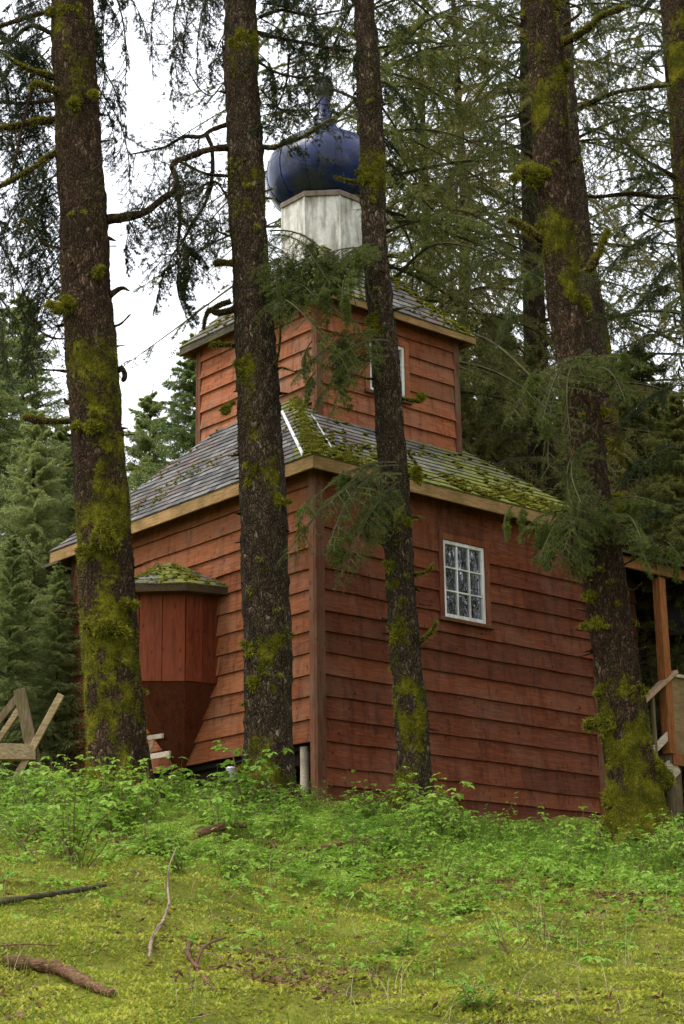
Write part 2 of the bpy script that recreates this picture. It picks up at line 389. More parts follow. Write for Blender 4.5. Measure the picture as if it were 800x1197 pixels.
for s in ((.01, LA-.01, .003, .06), (.01, LA-.01, LB-.06, LB-.003), (.003, .06, .07, LB-.07), (LA-.06, LA-.003, .07, LB-.07)):
    if s[2] < .01:
        mb.box(s[0], WIN[0], s[2], s[3], 3.29, 6.40); mb.box(WIN[1], s[1], s[2], s[3], 3.29, 6.40); mb.box(WIN[0], WIN[1], s[2], s[3], 3.29, WIN[2]); mb.box(WIN[0], WIN[1], s[2], s[3], WIN[3], 6.40)
    else: mb.box(*s, 3.29, 6.40)
mb.box(.07, LA-.07, .07, LB-.07, 3.22, 3.28)
mb.build('wall_framing', INSIDE, chapel)
for (a, b, sa, sb, zb) in ((0, 0, -1, -1, 2.50), (0, LB, -1, 1, 3.2), (LA, 0, 1, -1, 2.5), (LA, LB, 1, 1, 3.2)):
    mb = MB(); wv = .085; t = .042
    mb.box(*sorted((a+sa*t, a-sa*wv)), *sorted((b+sb*.002, b+sb*t)), zb, 6.36)
    mb.box(*sorted((a+sa*.002, a+sa*t)), *sorted((b-sb*.001, b-sb*wv)), zb+.002, 6.355)
    mb.build('corner_board', TRIM, chapel, .003)

# foundation
def lumpy_post(a, b, z0, z1, r, mat, name='foundation_post'):
    n = 14; prof = []; mb = MB()
    for z in np.linspace(z0, z1, 9): prof.append((r*(1+.08*float(vn(np.array([a*9, b*9, z*5])))), z))
    mb.lathe(prof, a, b, n); return mb.build(name, mat, chapel, 0, True)
for a, b in ((.06, .30), (.35, 2.3), (.35, 4.6), (2.3, .5), (4.2, .5), (2.3, 4.5), (4.3, 4.5)):
    lumpy_post(a, b, 1.9, 3.24, .075 if (a, b) != (.06, .30) else .05, PALE if (a, b) == (.06, .30) else DARKW)
for a in (.25, 2.3, 4.3):
    MB().box(a-.07, a+.07, .15, LB-.1, 3.08, 3.219).build('floor_beam', DARKW, chapel)

# roof planes
EZ, OV = 6.40, .25
def roof_plane(mb, e0, e1, t0, t1, nc, moss, seed, wid=.16, lift=.016):
    e0, e1, t0, t1 = [np.array(q, float) for q in (e0, e1, t0, t1)]
    nr = nrm(np.cross(e1-e0, t0-e0)); nr = nr if nr[2] > 0 else -nr
    r = np.random.default_rng(seed)
    for i in range(nc):
        s0, s1 = i/nc, (i+1)/nc+.25/nc; s1 = min(s1, 1)
        A, B = e0+(t0-e0)*s0, e1+(t1-e1)*s0; C, D = e0+(t0-e0)*s1, e1+(t1-e1)*s1
        L = np.linalg.norm(B-A); n = max(2, int(L/wid)); cut = np.clip(np.linspace(0, 1, n+1)+r.uniform(-.25, .25, n+1)/n, 0, 1); cut[0], cut[-1] = 0, 1
        for k in range(n):
            j = r.uniform(-.004, .004); lo = lift+r.uniform(0, .006); g = .002/max(L, .1)
            c0, c1 = cut[k]+g, cut[k+1]-g; dn = nrm(e0-t0)*r.uniform(-.004, .010)
            p = [A+(B-A)*c0+dn, A+(B-A)*c1+dn, C+(D-C)*c1, C+(D-C)*c0]
            v = [p[0], p[1], p[2], p[3], p[0]+nr*lo, p[1]+nr*lo, p[2]+nr*.003, p[3]+nr*.003]
            am = [moss(q, (k+.5)/n, (i+.5)/nc) for q in v]
            mb.hexa(v, 0, am)
def hz(a, b): return min(EZ+1.114*(min(a, LA-a)+OV), EZ+.788*(min(b, LB-b)+OV))
rdg = (LB/2+OV)*.788; ra = rdg/1.114-OV; RZ = EZ+rdg
c00, c10, c11, c01 = (-OV, -OV, EZ), (LA+OV, -OV, EZ), (LA+OV, LB+OV, EZ), (-OV, LB+OV, EZ)
r0_, r1_ = (ra, LB/2, RZ), (LA-ra, LB/2, RZ)
def hipd(a, b): return abs(1.114*(a+OV)-.788*(b+OV))
def moss_lower(p, k, s):
    a, b, z = p; m = .05+.35*float(vn(np.array([a*1.3, b*1.3, z])))
    if 1.114*(a+OV) > .788*(b+OV):   # right hand plane
        m += .62*math.exp(-max(0, s-.10-.10*float(vn(np.array([a*1.5, 2, 1]))))*7.5)
        m += .25*max(0, a-2)
    m += .75*math.exp(-(hipd(a, b)/.28)**2)*(1 if b < LB/2 else .2)
    return m
mb = MB()
roof_plane(mb, c00, c10, r0_, r1_, 22, moss_lower, 1)
roof_plane(mb, c10, c11, r1_, r1_, 20, moss_lower, 2)
roof_plane(mb, c11, c01, r1_, r0_, 22, moss_lower, 3)
roof_plane(mb, c01, c00, r0_, r0_, 24, moss_lower, 4)
roof = mb.build('roof', SHING, chapel, attr='moss')
def on_right(u, v):   # intersect the pixel ray with the right roof plane, in chapel coordinates
    q = ray(u, v)
    d = np.array([q[:2] @ DR, q[:2] @ DL, q[2]]); o = np.array([-(np.array([NX, NY]) @ DR), -(np.array([NX, NY]) @ DL), 0.])
    t = (EZ+.788*(o[1]+OV)-o[2])/(d[2]-.788*d[1]); return o+d*t
def on_left(u, v):
    q = ray(u, v)
    d = np.array([q[:2] @ DR, q[:2] @ DL, q[2]]); o = np.array([-(np.array([NX, NY]) @ DR), -(np.array([NX, NY]) @ DL), 0.])
    t = (EZ+1.114*(o[0]+OV)-o[2])/(d[2]-1.114*d[0]); return o+d*t
for fn, p, q, nn in ((on_left, (331, 482), (356, 534), (-1.114, 0, 1)), (on_right, (364, 487), (387, 526), (0, -.788, 1))):
    A, B = fn(*p), fn(*q); n_ = nrm(np.array(nn, float)); mb = MB(); sd = nrm(np.cross(B-A, n_))
    for k in range(6):
        a0 = A+(B-A)*k/6+n_*(.022+.004*(k % 2)); b0 = A+(B-A)*(k+1)/6+n_*(.024+.004*((k+1) % 2)); w = .018 if fn is on_left else .012
        mb.hexa([a0-sd*w, a0+sd*w, b0+sd*w, b0-sd*w, a0-sd*w+n_*.006, a0+sd*w+n_*.006, b0+sd*w+n_*.006, b0-sd*w+n_*.006])
    mb.build('flashing_strip', METAL, roof)
# fascia + soffit
fz0, fz1 = EZ-.15, EZ-.005
for pts, mt, tilt in (((-OV+.02, LA+OV-.02, -OV+.0, -OV+.03), FASC, 0), ((-OV, -OV+.03, -OV+.001, LB+OV), FASCY, 0), ((-OV, LA+OV, LB+OV-.03, LB+OV), FASC, 0), ((LA+OV-.03, LA+OV, -OV+.001, LB+OV), FASCY, 0)):
    MB().box(pts[0], pts[1], pts[2], pts[3], fz0, fz1).build('fascia', mt, chapel, .003)
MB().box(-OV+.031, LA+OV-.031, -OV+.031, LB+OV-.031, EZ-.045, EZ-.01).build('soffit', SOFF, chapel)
# broken mossy eave end at the far left corner
mb = MB(); mb.box(-OV-.05, -OV+.45, LB+OV+.003, LB+OV+.05, fz0-.08, fz0-.02); mb.box(-OV-.06, -OV-.004, LB-.05, LB+OV+.05, fz0-.06, fz0-.02)
mb.build('broken_eave_board', FDARK, chapel, .004)

# tower
ta0, tb0 = (LA-TA)/2, (LB-TA)/2; ta1, tb1 = ta0+TA, tb0+TA
TZ = [7.28, 7.51, 7.744, 7.99, 8.228, 8.475, 8.709, 8.945, 9.16]
TW = (1.93, 2.55, 8.06, 8.80)
tower = MB().box(ta0+.003, ta1-.003, tb0+.003, tb1-.003, 7.0, 9.12)
tower = MB()
for s in ((ta0+.003, ta1-.003, tb1-.05, tb1-.003), (ta0+.003, ta0+.05, tb0+.06, tb1-.06), (ta1-.05, ta1-.003, tb0+.06, tb1-.06)): tower.box(*s, 7.0, 9.12)
for s in ((ta0+.003, TW[0], 7., 9.12), (TW[1], ta1-.003, 7., 9.12), (TW[0], TW[1], 7., TW[2]), (TW[0], TW[1], TW[3], 9.12)): tower.box(s[0], s[1], tb0+.003, tb0+.05, s[2], s[3])
tower = tower.build('tower', INSIDE, chapel)
for ax, fx, o_, u0, u1, mt, hl, sd_ in (('x', tb0, -1, ta0, ta1, TOWX, TW, 21), ('y', ta0, -1, tb0, tb1, TOWY, None, 22), ('x', tb1, 1, ta0, ta1, TOWX, None, 23), ('y', ta1, 1, tb0, tb1, TOWY, None, 24)):
    mb = MB(); courses(mb, ax, fx, o_, u0, u1, TZ, hl, sd_); mb.build('tower_wall', mt, tower)
for (a, b, sa, sb) in ((ta0, tb0, -1, -1), (ta0, tb1, -1, 1), (ta1, tb0, 1, -1), (ta1, tb1, 1, 1)):
    mb = MB(); wv = .06; t = .04
    mb.box(*sorted((a+sa*t, a-sa*wv)), *sorted((b+sb*.002, b+sb*t)), 7.2, 9.11)
    mb.box(*sorted((a+sa*.002, a+sa*t)), *sorted((b-sb*.001, b-sb*wv)), 7.202, 9.105)
    mb.build('corner_board', TRIM, tower, .003)
TO = .20; TEZ = 9.16; CA, CB = LA/2, LB/2
q00, q10, q11, q01 = [(a, b, TEZ) for a, b in ((ta0-TO, tb0-TO), (ta1+TO, tb0-TO), (ta1+TO, tb1+TO), (ta0-TO, tb1+TO))]
TOP = (CA, CB, 10.80)
def moss_t(p, k, s):
    a, b, z = p; m = .02+.3*float(vn(np.array([a*1.7, b*1.7, z])))
    if a-CA > abs(b-CB)-.9 and a > CA: m += .55*max(0, (a-CA))
    if a < CA-.3: m += .35
    m += .3*math.exp(-(abs(abs(a-CA)-abs(b-CB))/.2)**2)
    return m
mb = MB()
for i, (e, f) in enumerate(((q00, q10), (q10, q11), (q11, q01), (q01, q00))): roof_plane(mb, e, f, TOP, TOP, 15, moss_t, 30+i)
troof = mb.build('tower_roof', SHING, chapel, attr='moss')
A0, A1, B0, B1 = ta0-TO, ta1+TO, tb0-TO, tb1+TO
MB().box(A0+.02, A1-.02, B0, B0+.025, TEZ-.095, TEZ-.004).build('fascia', FASC, troof, .003)
MB().box(A0, A0+.025, B0+.001, B1, TEZ-.095, TEZ-.004).build('fascia', FDARK, troof, .003)
MB().box(A0, A1, B1-.025, B1+.001, TEZ-.095, TEZ-.004).build('fascia', FASC, troof)
MB().box(A1-.025, A1, B0+.001, B1-.03, TEZ-.095, TEZ-.004).build('fascia', FASCY, troof)
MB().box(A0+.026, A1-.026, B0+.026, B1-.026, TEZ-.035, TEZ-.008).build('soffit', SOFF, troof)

# drum, dome
ap = .567; cr_ = ap/math.cos(math.pi/8)
mb = MB(); mb.lathe([(cr_, 9.9), (cr_, 11.06)], CA, CB, 8, 0, math.pi/8); drum = mb.build('drum', DRUMM, chapel)
mb = MB()
for k in range(8):
    t = 2*math.pi*k/8+math.pi/8; x, y = CA+(cr_+.001)*math.cos(t), CB+(cr_+.001)*math.sin(t)
    mb.lathe([(.018, 9.95), (.018, 11.05)], x, y, 6)
mb.build('corner_bead', DRUMM, drum)
mb = MB(); mb.lathe([(cr_+.002, 11.045), (cr_+.03, 11.05), (cr_+.035, 11.10), (cr_+.015, 11.13), (.56, 11.135)], CA, CB, 8, 0, math.pi/8); mb.build('cornice', BAND, chapel)
prof = [(.54, 11.12), (.60, 11.16), (.68, 11.22), (.745, 11.31), (.79, 11.42), (.81, 11.54), (.81, 11.65), (.785, 11.78), (.73, 11.90), (.65, 12.0), (.55, 12.08), (.44, 12.145), (.33, 12.20), (.25, 12.26), (.19, 12.34), (.145, 12.43), (.11, 12.54), (.088, 12.66), (.078, 12.80)]
n = 96; V = []; 
for r, z in prof:
    for k in range(n):
        t = 2*math.pi*k/n; g_ = abs(math.sin(t*6)); rr = r*(1-.012*(1-g_)**3) + .004*float(vn(np.array([t*3, z*4, 0.])))
        V.append((CA+rr*math.cos(t), CB+rr*math.sin(t), z))
i = np.arange(n); P = [np.stack([j*n+i, j*n+(i+1) % n, (j+1)*n+(i+1) % n, (j+1)*n+i], -1) for j in range(len(prof)-1)]
dome = mesh_np('onion_dome', np.array(V), np.concatenate(P), DOME, chapel, smooth=True)
mb = MB()
for k in range(12):
    t = 2*math.pi*k/12
    for (r1, z1), (r2, z2) in zip(prof[:-1], prof[1:]):
        d = np.array([math.cos(t), math.sin(t), 0]); mb.bar(np.array([CA, CB, z1])+d*(r1-.004), np.array([CA, CB, z2])+d*(r2-.004), .012, .012, up=(d[0], d[1], .01))
mb.build('seam', DOME, dome)
mb = MB(); mb.lathe([(.078, 12.80)]+[(max(.012, .152*math.sin(math.pi*s)), 12.96-.152*math.cos(math.pi*s)) for s in np.linspace(.14, .97, 14)], CA, CB, 24)
mb.build('finial_ball', FINI, dome, 0, True)
mb = MB(); mb.lathe([(.014, 13.1), (.012, 13.3)], CA, CB, 8); mb.build('finial_spike', FINI, dome)

# windows
def window(parent, b, w, cols, rows, sub=True, zt=.0):
    a0, a1, z0, z1 = w
    t = .075; mb = MB()
    mb.box(a0-t, a0, b-.045, b-.0, z0-.01, z1+t); mb.box(a1, a1+t, b-.045, b-.0, z0-.01, z1+t); mb.box(a0, a1, b-.044, b-.0, z1, z1+t-.002)
    win = mb.build('window', SIDZ if sub else TOWX, parent, .003)
    mb = MB(); e = .045; f0, f1 = b-.025, b+.015
    mb.box(a0+.002, a0+e, f0, f1, z0, z1-.002); mb.box(a1-e, a1-.002, f0, f1, z0, z1-.002); mb.box(a0+e, a1-e, f0, f1, z1-e, z1-.002); mb.box(a0+e, a1-e, f0, f1, z0, z0+e)
    for k in range(1, cols): x = a0+e+(a1-a0-2*e)*k/cols; mb.box(x-.009, x+.009, b-.016, b+.012, z0+e, z1-e)
    for k in range(1, rows): z = z0+e+(z1-z0-2*e)*k/rows; mb.box(a0+e, a1-e, b-.017, b+.011, z-.009, z+.009)
    mb.build('frame', WHITE, win, .002)
    MB().add([(a0+.03, b+.004, z0+.03), (a1-.03, b+.004, z0+.03), (a1-.03, b+.004, z1-.03), (a0+.03, b+.004, z1-.03)], [(0, 1, 2, 3)]).build('pane', GLASS, win)
    MB().box(a0-t-.02, a1+t+.02, b-.075, b-.002, z0-.055, z0-.011).build('sill', TRIM, win, .004)
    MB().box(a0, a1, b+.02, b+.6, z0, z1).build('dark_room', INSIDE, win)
window(chapel, 0, (WIN[0]+.002, WIN[1]-.002, WIN[2]+.01, WIN[3]-.01), 3, 3)
window(tower, tb0, (TW[0]+.002, TW[1]-.002, TW[2]+.01, TW[3]-.01), 2, 3, False)

# apse bay
bc = LB/2
pl = [(0, 1.785), (-.42, 1.86), (-.82, 2.21), (-.82, 2*bc-2.21), (-.42, 2*bc-1.86), (0, 2*bc-1.785)]
bz0, bz1 = 4.16, 5.24
bay = MB()
for k in range(5):
    p, q = np.array(pl[k]), np.array(pl[k+1]); L = np.linalg.norm(q-p); n = max(2, round(L/.235)); d = (q-p)/L; nn = np.array([-d[1], d[0]]);
    if nn[0] > 0 or (k in (0, 4) and (nn[1]*(1 if k == 4 else -1)) < 0): nn = -nn
    for j in range(n):
        s0, s1 = p+d*(L*j/n+.003), p+d*(L*(j+1)/n-.003); o = nn*(.018+.004*(j % 2)); i_ = -nn*.03
        z = bz0+.004*(j % 3)
        bay.hexa([(*(s0+i_), z), (*(s1+i_), z), (*(s1+o), z), (*(s0+o), z), (*(s0+i_), bz1), (*(s1+i_), bz1), (*(s1+o), bz1), (*(s0+o), bz1)])
bay = bay.build('apse_bay', m_siding('apse planks', 'z', (.07, .014, .005), (.14, .028, .010), (.2, .05, .018), .1), chapel)  # darker than the walls: the trunk's shade is put into the plank colour
v = [(a*1.0, b, bz0+.002) for a, b in pl]+[(-.03, bc-.06, 3.22), (-.03, bc+.06, 3.22)]
mb = MB(); n = 5
f = [(k, k+1, 6) if k < 2 else ((k, k+1, 7) if k > 2 else (2, 3, 7, 6)) for k in range(5)]; f.append((0, 6, 7, 5)); f.append((5, 4, 3, 2, 1, 0))
mb.add(v, f); 
# battens over the pyramid edges
mb.build('apse_underside', m_siding('apse underside planks', 'z', (.05, .012, .005), (.10, .024, .009), (.14, .038, .015), .1), bay)  # still darker copy of the apse planks, shade put into the colour too
lp = []
for a, b in pl:
    if a == 0: lp.append((0, 1.56 if b < bc else 2*bc-1.56))
    else: lp.append((a*1.17-.04, bc+(b-bc)*1.28))
def moss_b(p, k, s): return .22+.45*float(vn(np.array([p[0]*2.5, p[1]*2.5, 4.])))+(.3 if p[1] < bc else 0)
apx = (-.25, bc, 5.715); wl = (0., bc, 5.70)
mb = MB(); LZ = 5.27
for k in range(5):
    e, f = (*lp[k], LZ), (*lp[k+1], LZ)
    t0, t1 = (apx, apx) if 0 < k < 4 else ((wl, apx) if k == 0 else (apx, wl))
    roof_plane(mb, e, f, t0, t1, 5, moss_b, 50+k, .13, .012)
mb.build('apse_roof', SHING, bay, attr='moss')
mb = MB(); mb.add([(*p, LZ-.085) for p in lp]+[(*p, LZ+.002) for p in lp], [(0, 1, 7, 6), (1, 2, 8, 7), (2, 3, 9, 8), (3, 4, 10, 9), (4, 5, 11, 10), (5, 4, 3, 2, 1, 0)])
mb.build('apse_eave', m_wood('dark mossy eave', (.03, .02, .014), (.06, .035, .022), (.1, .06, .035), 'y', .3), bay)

# vestibule and porch
vest = MB(); courses(vest, 'x', .95, -1, LA+.04, 6.55, [z for z in ZL if 3.2 < z < 6.2]+[6.25], None, 61); courses(vest, 'y', 6.55, 1, .95, 3.9, [z for z in ZL if 3.2 < z < 6.2]+[6.25], None, 62)
vest.box(LA+.04, 6.545, .955, 3.9, 3.2, 6.24)
vest.build('vestibule', m_siding('dark vestibule siding', 'x', (.05, .016, .012), (.09, .028, .018), (.13, .045, .03), .2), chapel)
porch = MB(); porch.box(6.3, 8.4, .3, 3.2, 3.62, 3.74)
porch = porch.build('porch_deck', GREYW, chapel)
MB().box(6.27, 6.40, .26, .39, 3.745, 6.13).build('porch_post', NEWW, porch, .006)
MB().box(8.2, 8.33, .26, .39, 3.745, 6.13).build('porch_post', NEWW, porch, .006)
MB().box(LA+.3, 8.6, .22, .26, 6.14, 6.29).build('fascia', m_wood('orange porch fascia', (.12, .05, .02), (.22, .09, .035), (.30, .14, .06), 'x', .3), porch, .004)
mb = MB()
mb.hexa([(LA+.22, .12, 6.295), (8.7, .12, 6.295), (8.7, bc, 7.05), (LA+.22, bc, 7.05), (LA+.22, .12, 6.335), (8.7, .12, 6.335), (8.7, bc, 7.09), (LA+.22, bc, 7.09)])
mb.hexa([(LA+.22, bc, 7.05), (8.7, bc, 7.05), (8.7, LB-.2, 6.295), (LA+.22, LB-.2, 6.295), (LA+.22, bc, 7.09), (8.7, bc, 7.09), (8.7, LB-.2, 6.335), (LA+.22, LB-.2, 6.335)])
mb.build('porch_roof', m_wood('dark porch roof', (.02, .016, .014), (.04, .03, .026), (.07, .06, .05), 'x', .6), porch)
for a in (7.1, 7.9): MB().box(a, a+.05, .3, 3., 6.10, 6.2).build('porch_rafter', DARKW, porch)
ra0, ra1 = np.array((4.78, .3, 3.66)), np.array((6.50, .3, 4.86)); rd = ra1-ra0
MB().bar(ra0, ra1, .15, .045).build('hand_rail', m_wood('pale hand rail', (.22, .13, .07), (.36, .24, .14), (.45, .33, .21), 'x'), porch, .004)
MB().bar(ra0+(0.08, .0, -.70), ra1+(-.1, .0, -.80), .035, .10).build('lower_rail', PALE, porch, .004)
for s in (.35, .55, .72, .92):
    p = ra0+rd*s; MB().box(p[0]-.022, p[0]+.022, .275, .315, p[2]-.88, p[2]-.025).build('baluster', GREYW, porch, .002)
MB().box(4.84, 4.95, .26, .37, 2.3, 3.68).build('newel_post', GREYW, porch, .006)
MB().bar((4.8, .32, 2.45), (6.45, .32, 3.62), .04, .24).build('stair_stringer', PALE, porch, .003)
for k in range(6):
    a = 4.95+k*.25; z = 2.62+k*.185; MB().box(a, a+.27, .345, 1.25, z, z+.04).build('stair_tread', GREYW, porch, .003)
MB().box(6.44, 8.2, .30, .32, 3.75, 4.78).build('railing_panel', PLY, porch, .002)
MB().box(6.41, 8.2, .26, .36, 4.785, 4.83).build('panel_cap', PALE, porch, .003)
MB().box(6.35, 8.3, .27, .295, 3.60, 3.76).build('deck_rim_board', NEWW, porch, .003)
for a in (6.52, 8.1):
    mb = MB(); mb.lathe([(.12*(1+.1*float(vn(np.array([a, z*4, 0.])))), z) for z in np.linspace(1.8, 3.6, 10)], a, .45, 16); mb.build('log_post', GREYW, porch, 0, True)
# bell
sa, sz = onb(781, 748, 1.0); bell = empty('bell', W(sa, 1.0, sz), 0, 'dark bronze bell hanging under the porch roof', 'bell')
mb = MB(); mb.lathe([(.24, .0), (.315, .0), (.31, .03), (.27, .12), (.235, .24), (.21, .38), (.18, .48), (.10, .54), (.04, .56)], 0, 0, 28); mb.build('bell_body', BRONZE, bell, 0, True)
mb = MB(); mb.lathe([(.02, .54), (.02, 1.15)], 0, 0, 8); mb.build('hanger', BRONZE, bell)
mb = MB(); mb.lathe([(.02, .35), (.02, -.02), (.05, -.05), (.03, -.1)], 0, 0, 10); mb.build('clapper', BRONZE, bell)

# ------------------------------------------------------------------ yard clutter
def bar_thing(name, label, cat, bars, mats, group=None):
    base = np.mean([b[1] for b in bars], 0); base[2] = min(min(b[1][2], b[2][2]) for b in bars)
    t = empty(name, base, 0, label, cat, group)
    for (nm, p, q, w, h, up, mi) in bars: MB().bar(p-base, q-base, w, h, up).build(nm, mats[mi], t, .004)
    return t
Yh = 19.6
bar_thing('sawhorse', 'old mossy wooden sawhorse with crossed legs at the left edge', 'sawhorse', [
    ('leg', at(23, 806, Yh+.1), at(50, 935, Yh+.1), .13, .06, (0, 1, 0), 0),
    ('leg', at(72, 812, Yh), at(8, 930, Yh), .075, .05, (0, 1, 0), 1),
    ('leg', at(24, 812, Yh+.9), at(-28, 875, Yh+.9), .08, .05, (0, 1, 0), 0),
    ('leg', at(-30, 812, Yh-.1), at(-8, 930, Yh-.2), .10, .05, (0, 1, 0), 0),
    ('brace', at(22, 830, Yh+.3), at(-20, 892, Yh+.3), .06, .04, (0, 1, 0), 1),
    ('beam', at(40, 880, Yh+.05), at(-70, 878, Yh-.35), .14, .165, (0, 0, 1), 1)], [GREYW, m_wood('tan plank', (.17, .12, .06), (.33, .24, .13), (.46, .36, .22), 'x', .35)])
def awp(u, v, a=-.35):
    b, z = ona(u, v, a); return W(a, b, z)
bar_thing('wooden_trestle', 'pale unpainted wooden trestle against the chapel below the apse bay', 'trestle', [
    ('leg', awp(184, 850), awp(171, 893), .06, .03, (-1, 0, 0), 0),
    ('rung', awp(160, 865), awp(191, 860, -.38), .055, .03, (-1, -1, 0), 0),
    ('rung', awp(150, 889), awp(199, 881, -.38), .065, .03, (-1, -1, 0), 0),
    ('leg', awp(160, 850, -.5), awp(156, 930, -.5), .06, .03, (-1, 0, 0), 0)], [PALE])
p = awp(271, 913, -.1); t = empty('metal_can', p, .2, 'small grey metal can under the chapel behind the middle spruce', 'can')
mb = MB(); mb.lathe([(.06, 0), (.066, .004), (.064, .13), (.068, .135), (.066, .15)], 0, 0, 20); mb.build('can_body', METAL, t, 0, True)
mb = MB(); mb.lathe([(.05, .151), (.05, .16)], 0, 0, 20); mb.build('lid', METAL, t)
p = awp(238, 938, -.25); p[2] = float(gz(p[0], p[1]))+.12
mb = MB(); mb.lathe([(.03, 0), (.09, .0), (.13, .05), (.135, .055), (.10, .012), (.03, .01)], 0, 0, 24); o = mb.build('enamel_pan', WHITE, None, 0, True); o.location = p; tag(o, 'shallow white enamel pan on the ground beside the chapel', 'pan')

# ------------------------------------------------------------------ vegetation tools
def cat_rom(P, n):
    P = np.asarray(P, float)
    if len(P) == 2: P = np.array([P[0], (P[0]+P[1])/2, P[1]])
    Q = np.vstack([2*P[0]-P[1], P, 2*P[-1]-P[-2]]); out = []
    t = np.linspace(0, len(P)-1-1e-6, n); i = t.astype(int); f = (t-i)[:, None]
    a, b, c, d = Q[i], Q[i+1], Q[i+2], Q[i+3]
    return .5*((2*b)+(c-a)*f+(2*a-5*b+4*c-d)*f**2+(3*b-3*c+d-a)*f**3)
def tube_np(C, R, n, disp=None):
    C = np.asarray(C, float); T = nrm(np.gradient(C, axis=0)); ref = np.array([0, 1., 0]) if abs(T[0][1]) < .8 else np.array([1., 0, 0])
    A = nrm(np.cross(T, ref)); B = np.cross(T, A)
    th = np.linspace(0, 2*math.pi, n, endpoint=False)
    dirs = A[:, None]*np.cos(th)[None, :, None]+B[:, None]*np.sin(th)[None, :, None]
    Pt = C[:, None]+dirs*np.asarray(R)[:, None, None]
    if disp is not None: Pt = Pt+dirs*disp(Pt, dirs)[..., None]
    m = len(C); i = np.arange(m*n).reshape(m, n)
    q = np.stack([i[:-1], np.roll(i[:-1], -1, 1), np.roll(i[1:], -1, 1), i[1:]], -1).reshape(-1, 4)
    return Pt.reshape(-1, 3), q, dirs.reshape(-1, 3)
def cap_tube(V, q, n, C):
    k = len(V); V = np.vstack([V, C[0], C[-1]]); m = k-n
    a = np.arange(n); c0 = np.stack([np.full(n, k), (a+1) % n, a, a], -1); c1 = np.stack([np.full(n, k+1), m+a, m+(a+1) % n, m+(a+1) % n], -1)
    return V, [list(x) for x in q]+[list(x[:3]) for x in c0]+[list(x[:3]) for x in c1]
class Crown:
    def __init__(s, seed): s.S = []; s.N = []; s.r = np.random.default_rng(seed)
    def seg(s, arr): s.S.append(np.asarray(arr, float).reshape(-1, 8))
    def need(s, arr): s.N.append(np.asarray(arr, float).reshape(-1, 7))
    def branch(s, p, d, L, r, depth, npb, droop=.25, spread=.8, sub=5):
        """one bare or needled side branch"""
        n = max(3, int(L/.07)); p = np.array(p, float); d = nrm(np.array(d, float)); pts = [p]
        for k in range(n):
            d = nrm(d+s.r.normal(0, .13, 3)+np.array([0, 0, -droop*.08])); p = p+d*L/n; pts.append(p)
        pts = np.array(pts); R = np.linspace(r, r*.35, n+1)
        s.seg(np.concatenate([pts[:-1], pts[1:], R[:-1, None], R[1:, None]], 1))
        if depth > 0:
            for k in range(sub):
                i = s.r.integers(max(1, n//5), n); dd = nrm(pts[i+1 if i < n else n]-pts[i-1])
                rd = s.r.normal(0, 1, 3); rd -= dd*(rd@dd); rd = nrm(rd)
                s.branch(pts[i], dd*.6+rd*spread+np.array([0, 0, -droop*.5]), L*s.r.uniform(.3, .6), max(.0022, r*.5), depth-1, npb, droop, spread, sub)
        if npb > 0:
            k = s.r.random(n) < npb; a = pts[:-1][k]; b = pts[1:][k]
            if len(a): s.need(np.concatenate([a, nrm(b-a), np.full((len(a), 1), L/n)], 1))
    def arrays(s, nl=.022, nw=.0032, per=14, flat=0.):
        out = []; mi = []
        if s.S:
            S = np.concatenate(s.S); p, q, r0, r1 = S[:, :3], S[:, 3:6], S[:, 6:7], S[:, 7:8]
            d = nrm(q-p); ref = np.tile([0., 0, 1], (len(d), 1)); ref[np.abs(d[:, 2]) > .9] = (1, 0, 0); a = nrm(np.cross(d, ref)); b = np.cross(d, a)
            ring = [a*math.cos(t)+b*math.sin(t) for t in (0, 2.094, 4.189)]
            for k in range(3):
                x, y = ring[k], ring[(k+1) % 3]
                out.append(np.stack([p+x*r0, p+y*r0, q+y*r1], 1)); out.append(np.stack([p+x*r0, q+y*r1, q+x*r1], 1)); mi.append(np.zeros(2*len(p), int))
        if s.N:
            N = np.concatenate(s.N); K = len(N); P_ = np.repeat(N[:, :3], per, 0); D = np.repeat(N[:, 3:6], per, 0); L = np.repeat(N[:, 6:7], per, 0)
            M = len(P_); t = s.r.random((M, 1)); base = P_+D*L*t; rr = s.r.normal(0, 1, (M, 3)); rr -= D*(rr*D).sum(1, keepdims=True); rr = nrm(rr); rr[:, 2] *= (1-flat)
            nd = nrm(D*s.r.uniform(.3, .9, (M, 1))+rr); ln = nl*s.r.uniform(.6, 1.25, (M, 1)); sd = nrm(np.cross(nd, s.r.normal(0, 1, (M, 3))))*nw/2
            out.append(np.stack([base-sd, base+sd, base+nd*ln], 1)); mi.append(np.ones(M, int))
        T = np.concatenate(out); return T, np.concatenate(mi)
    def build(s, name, mats, parent, off=(0, 0, 0), **k):
        T, mi = s.arrays(**k); V = T.reshape(-1, 3)-np.asarray(off, float)
        return mesh_np(name, V, np.arange(len(V)).reshape(-1, 3), mats, parent, mi)
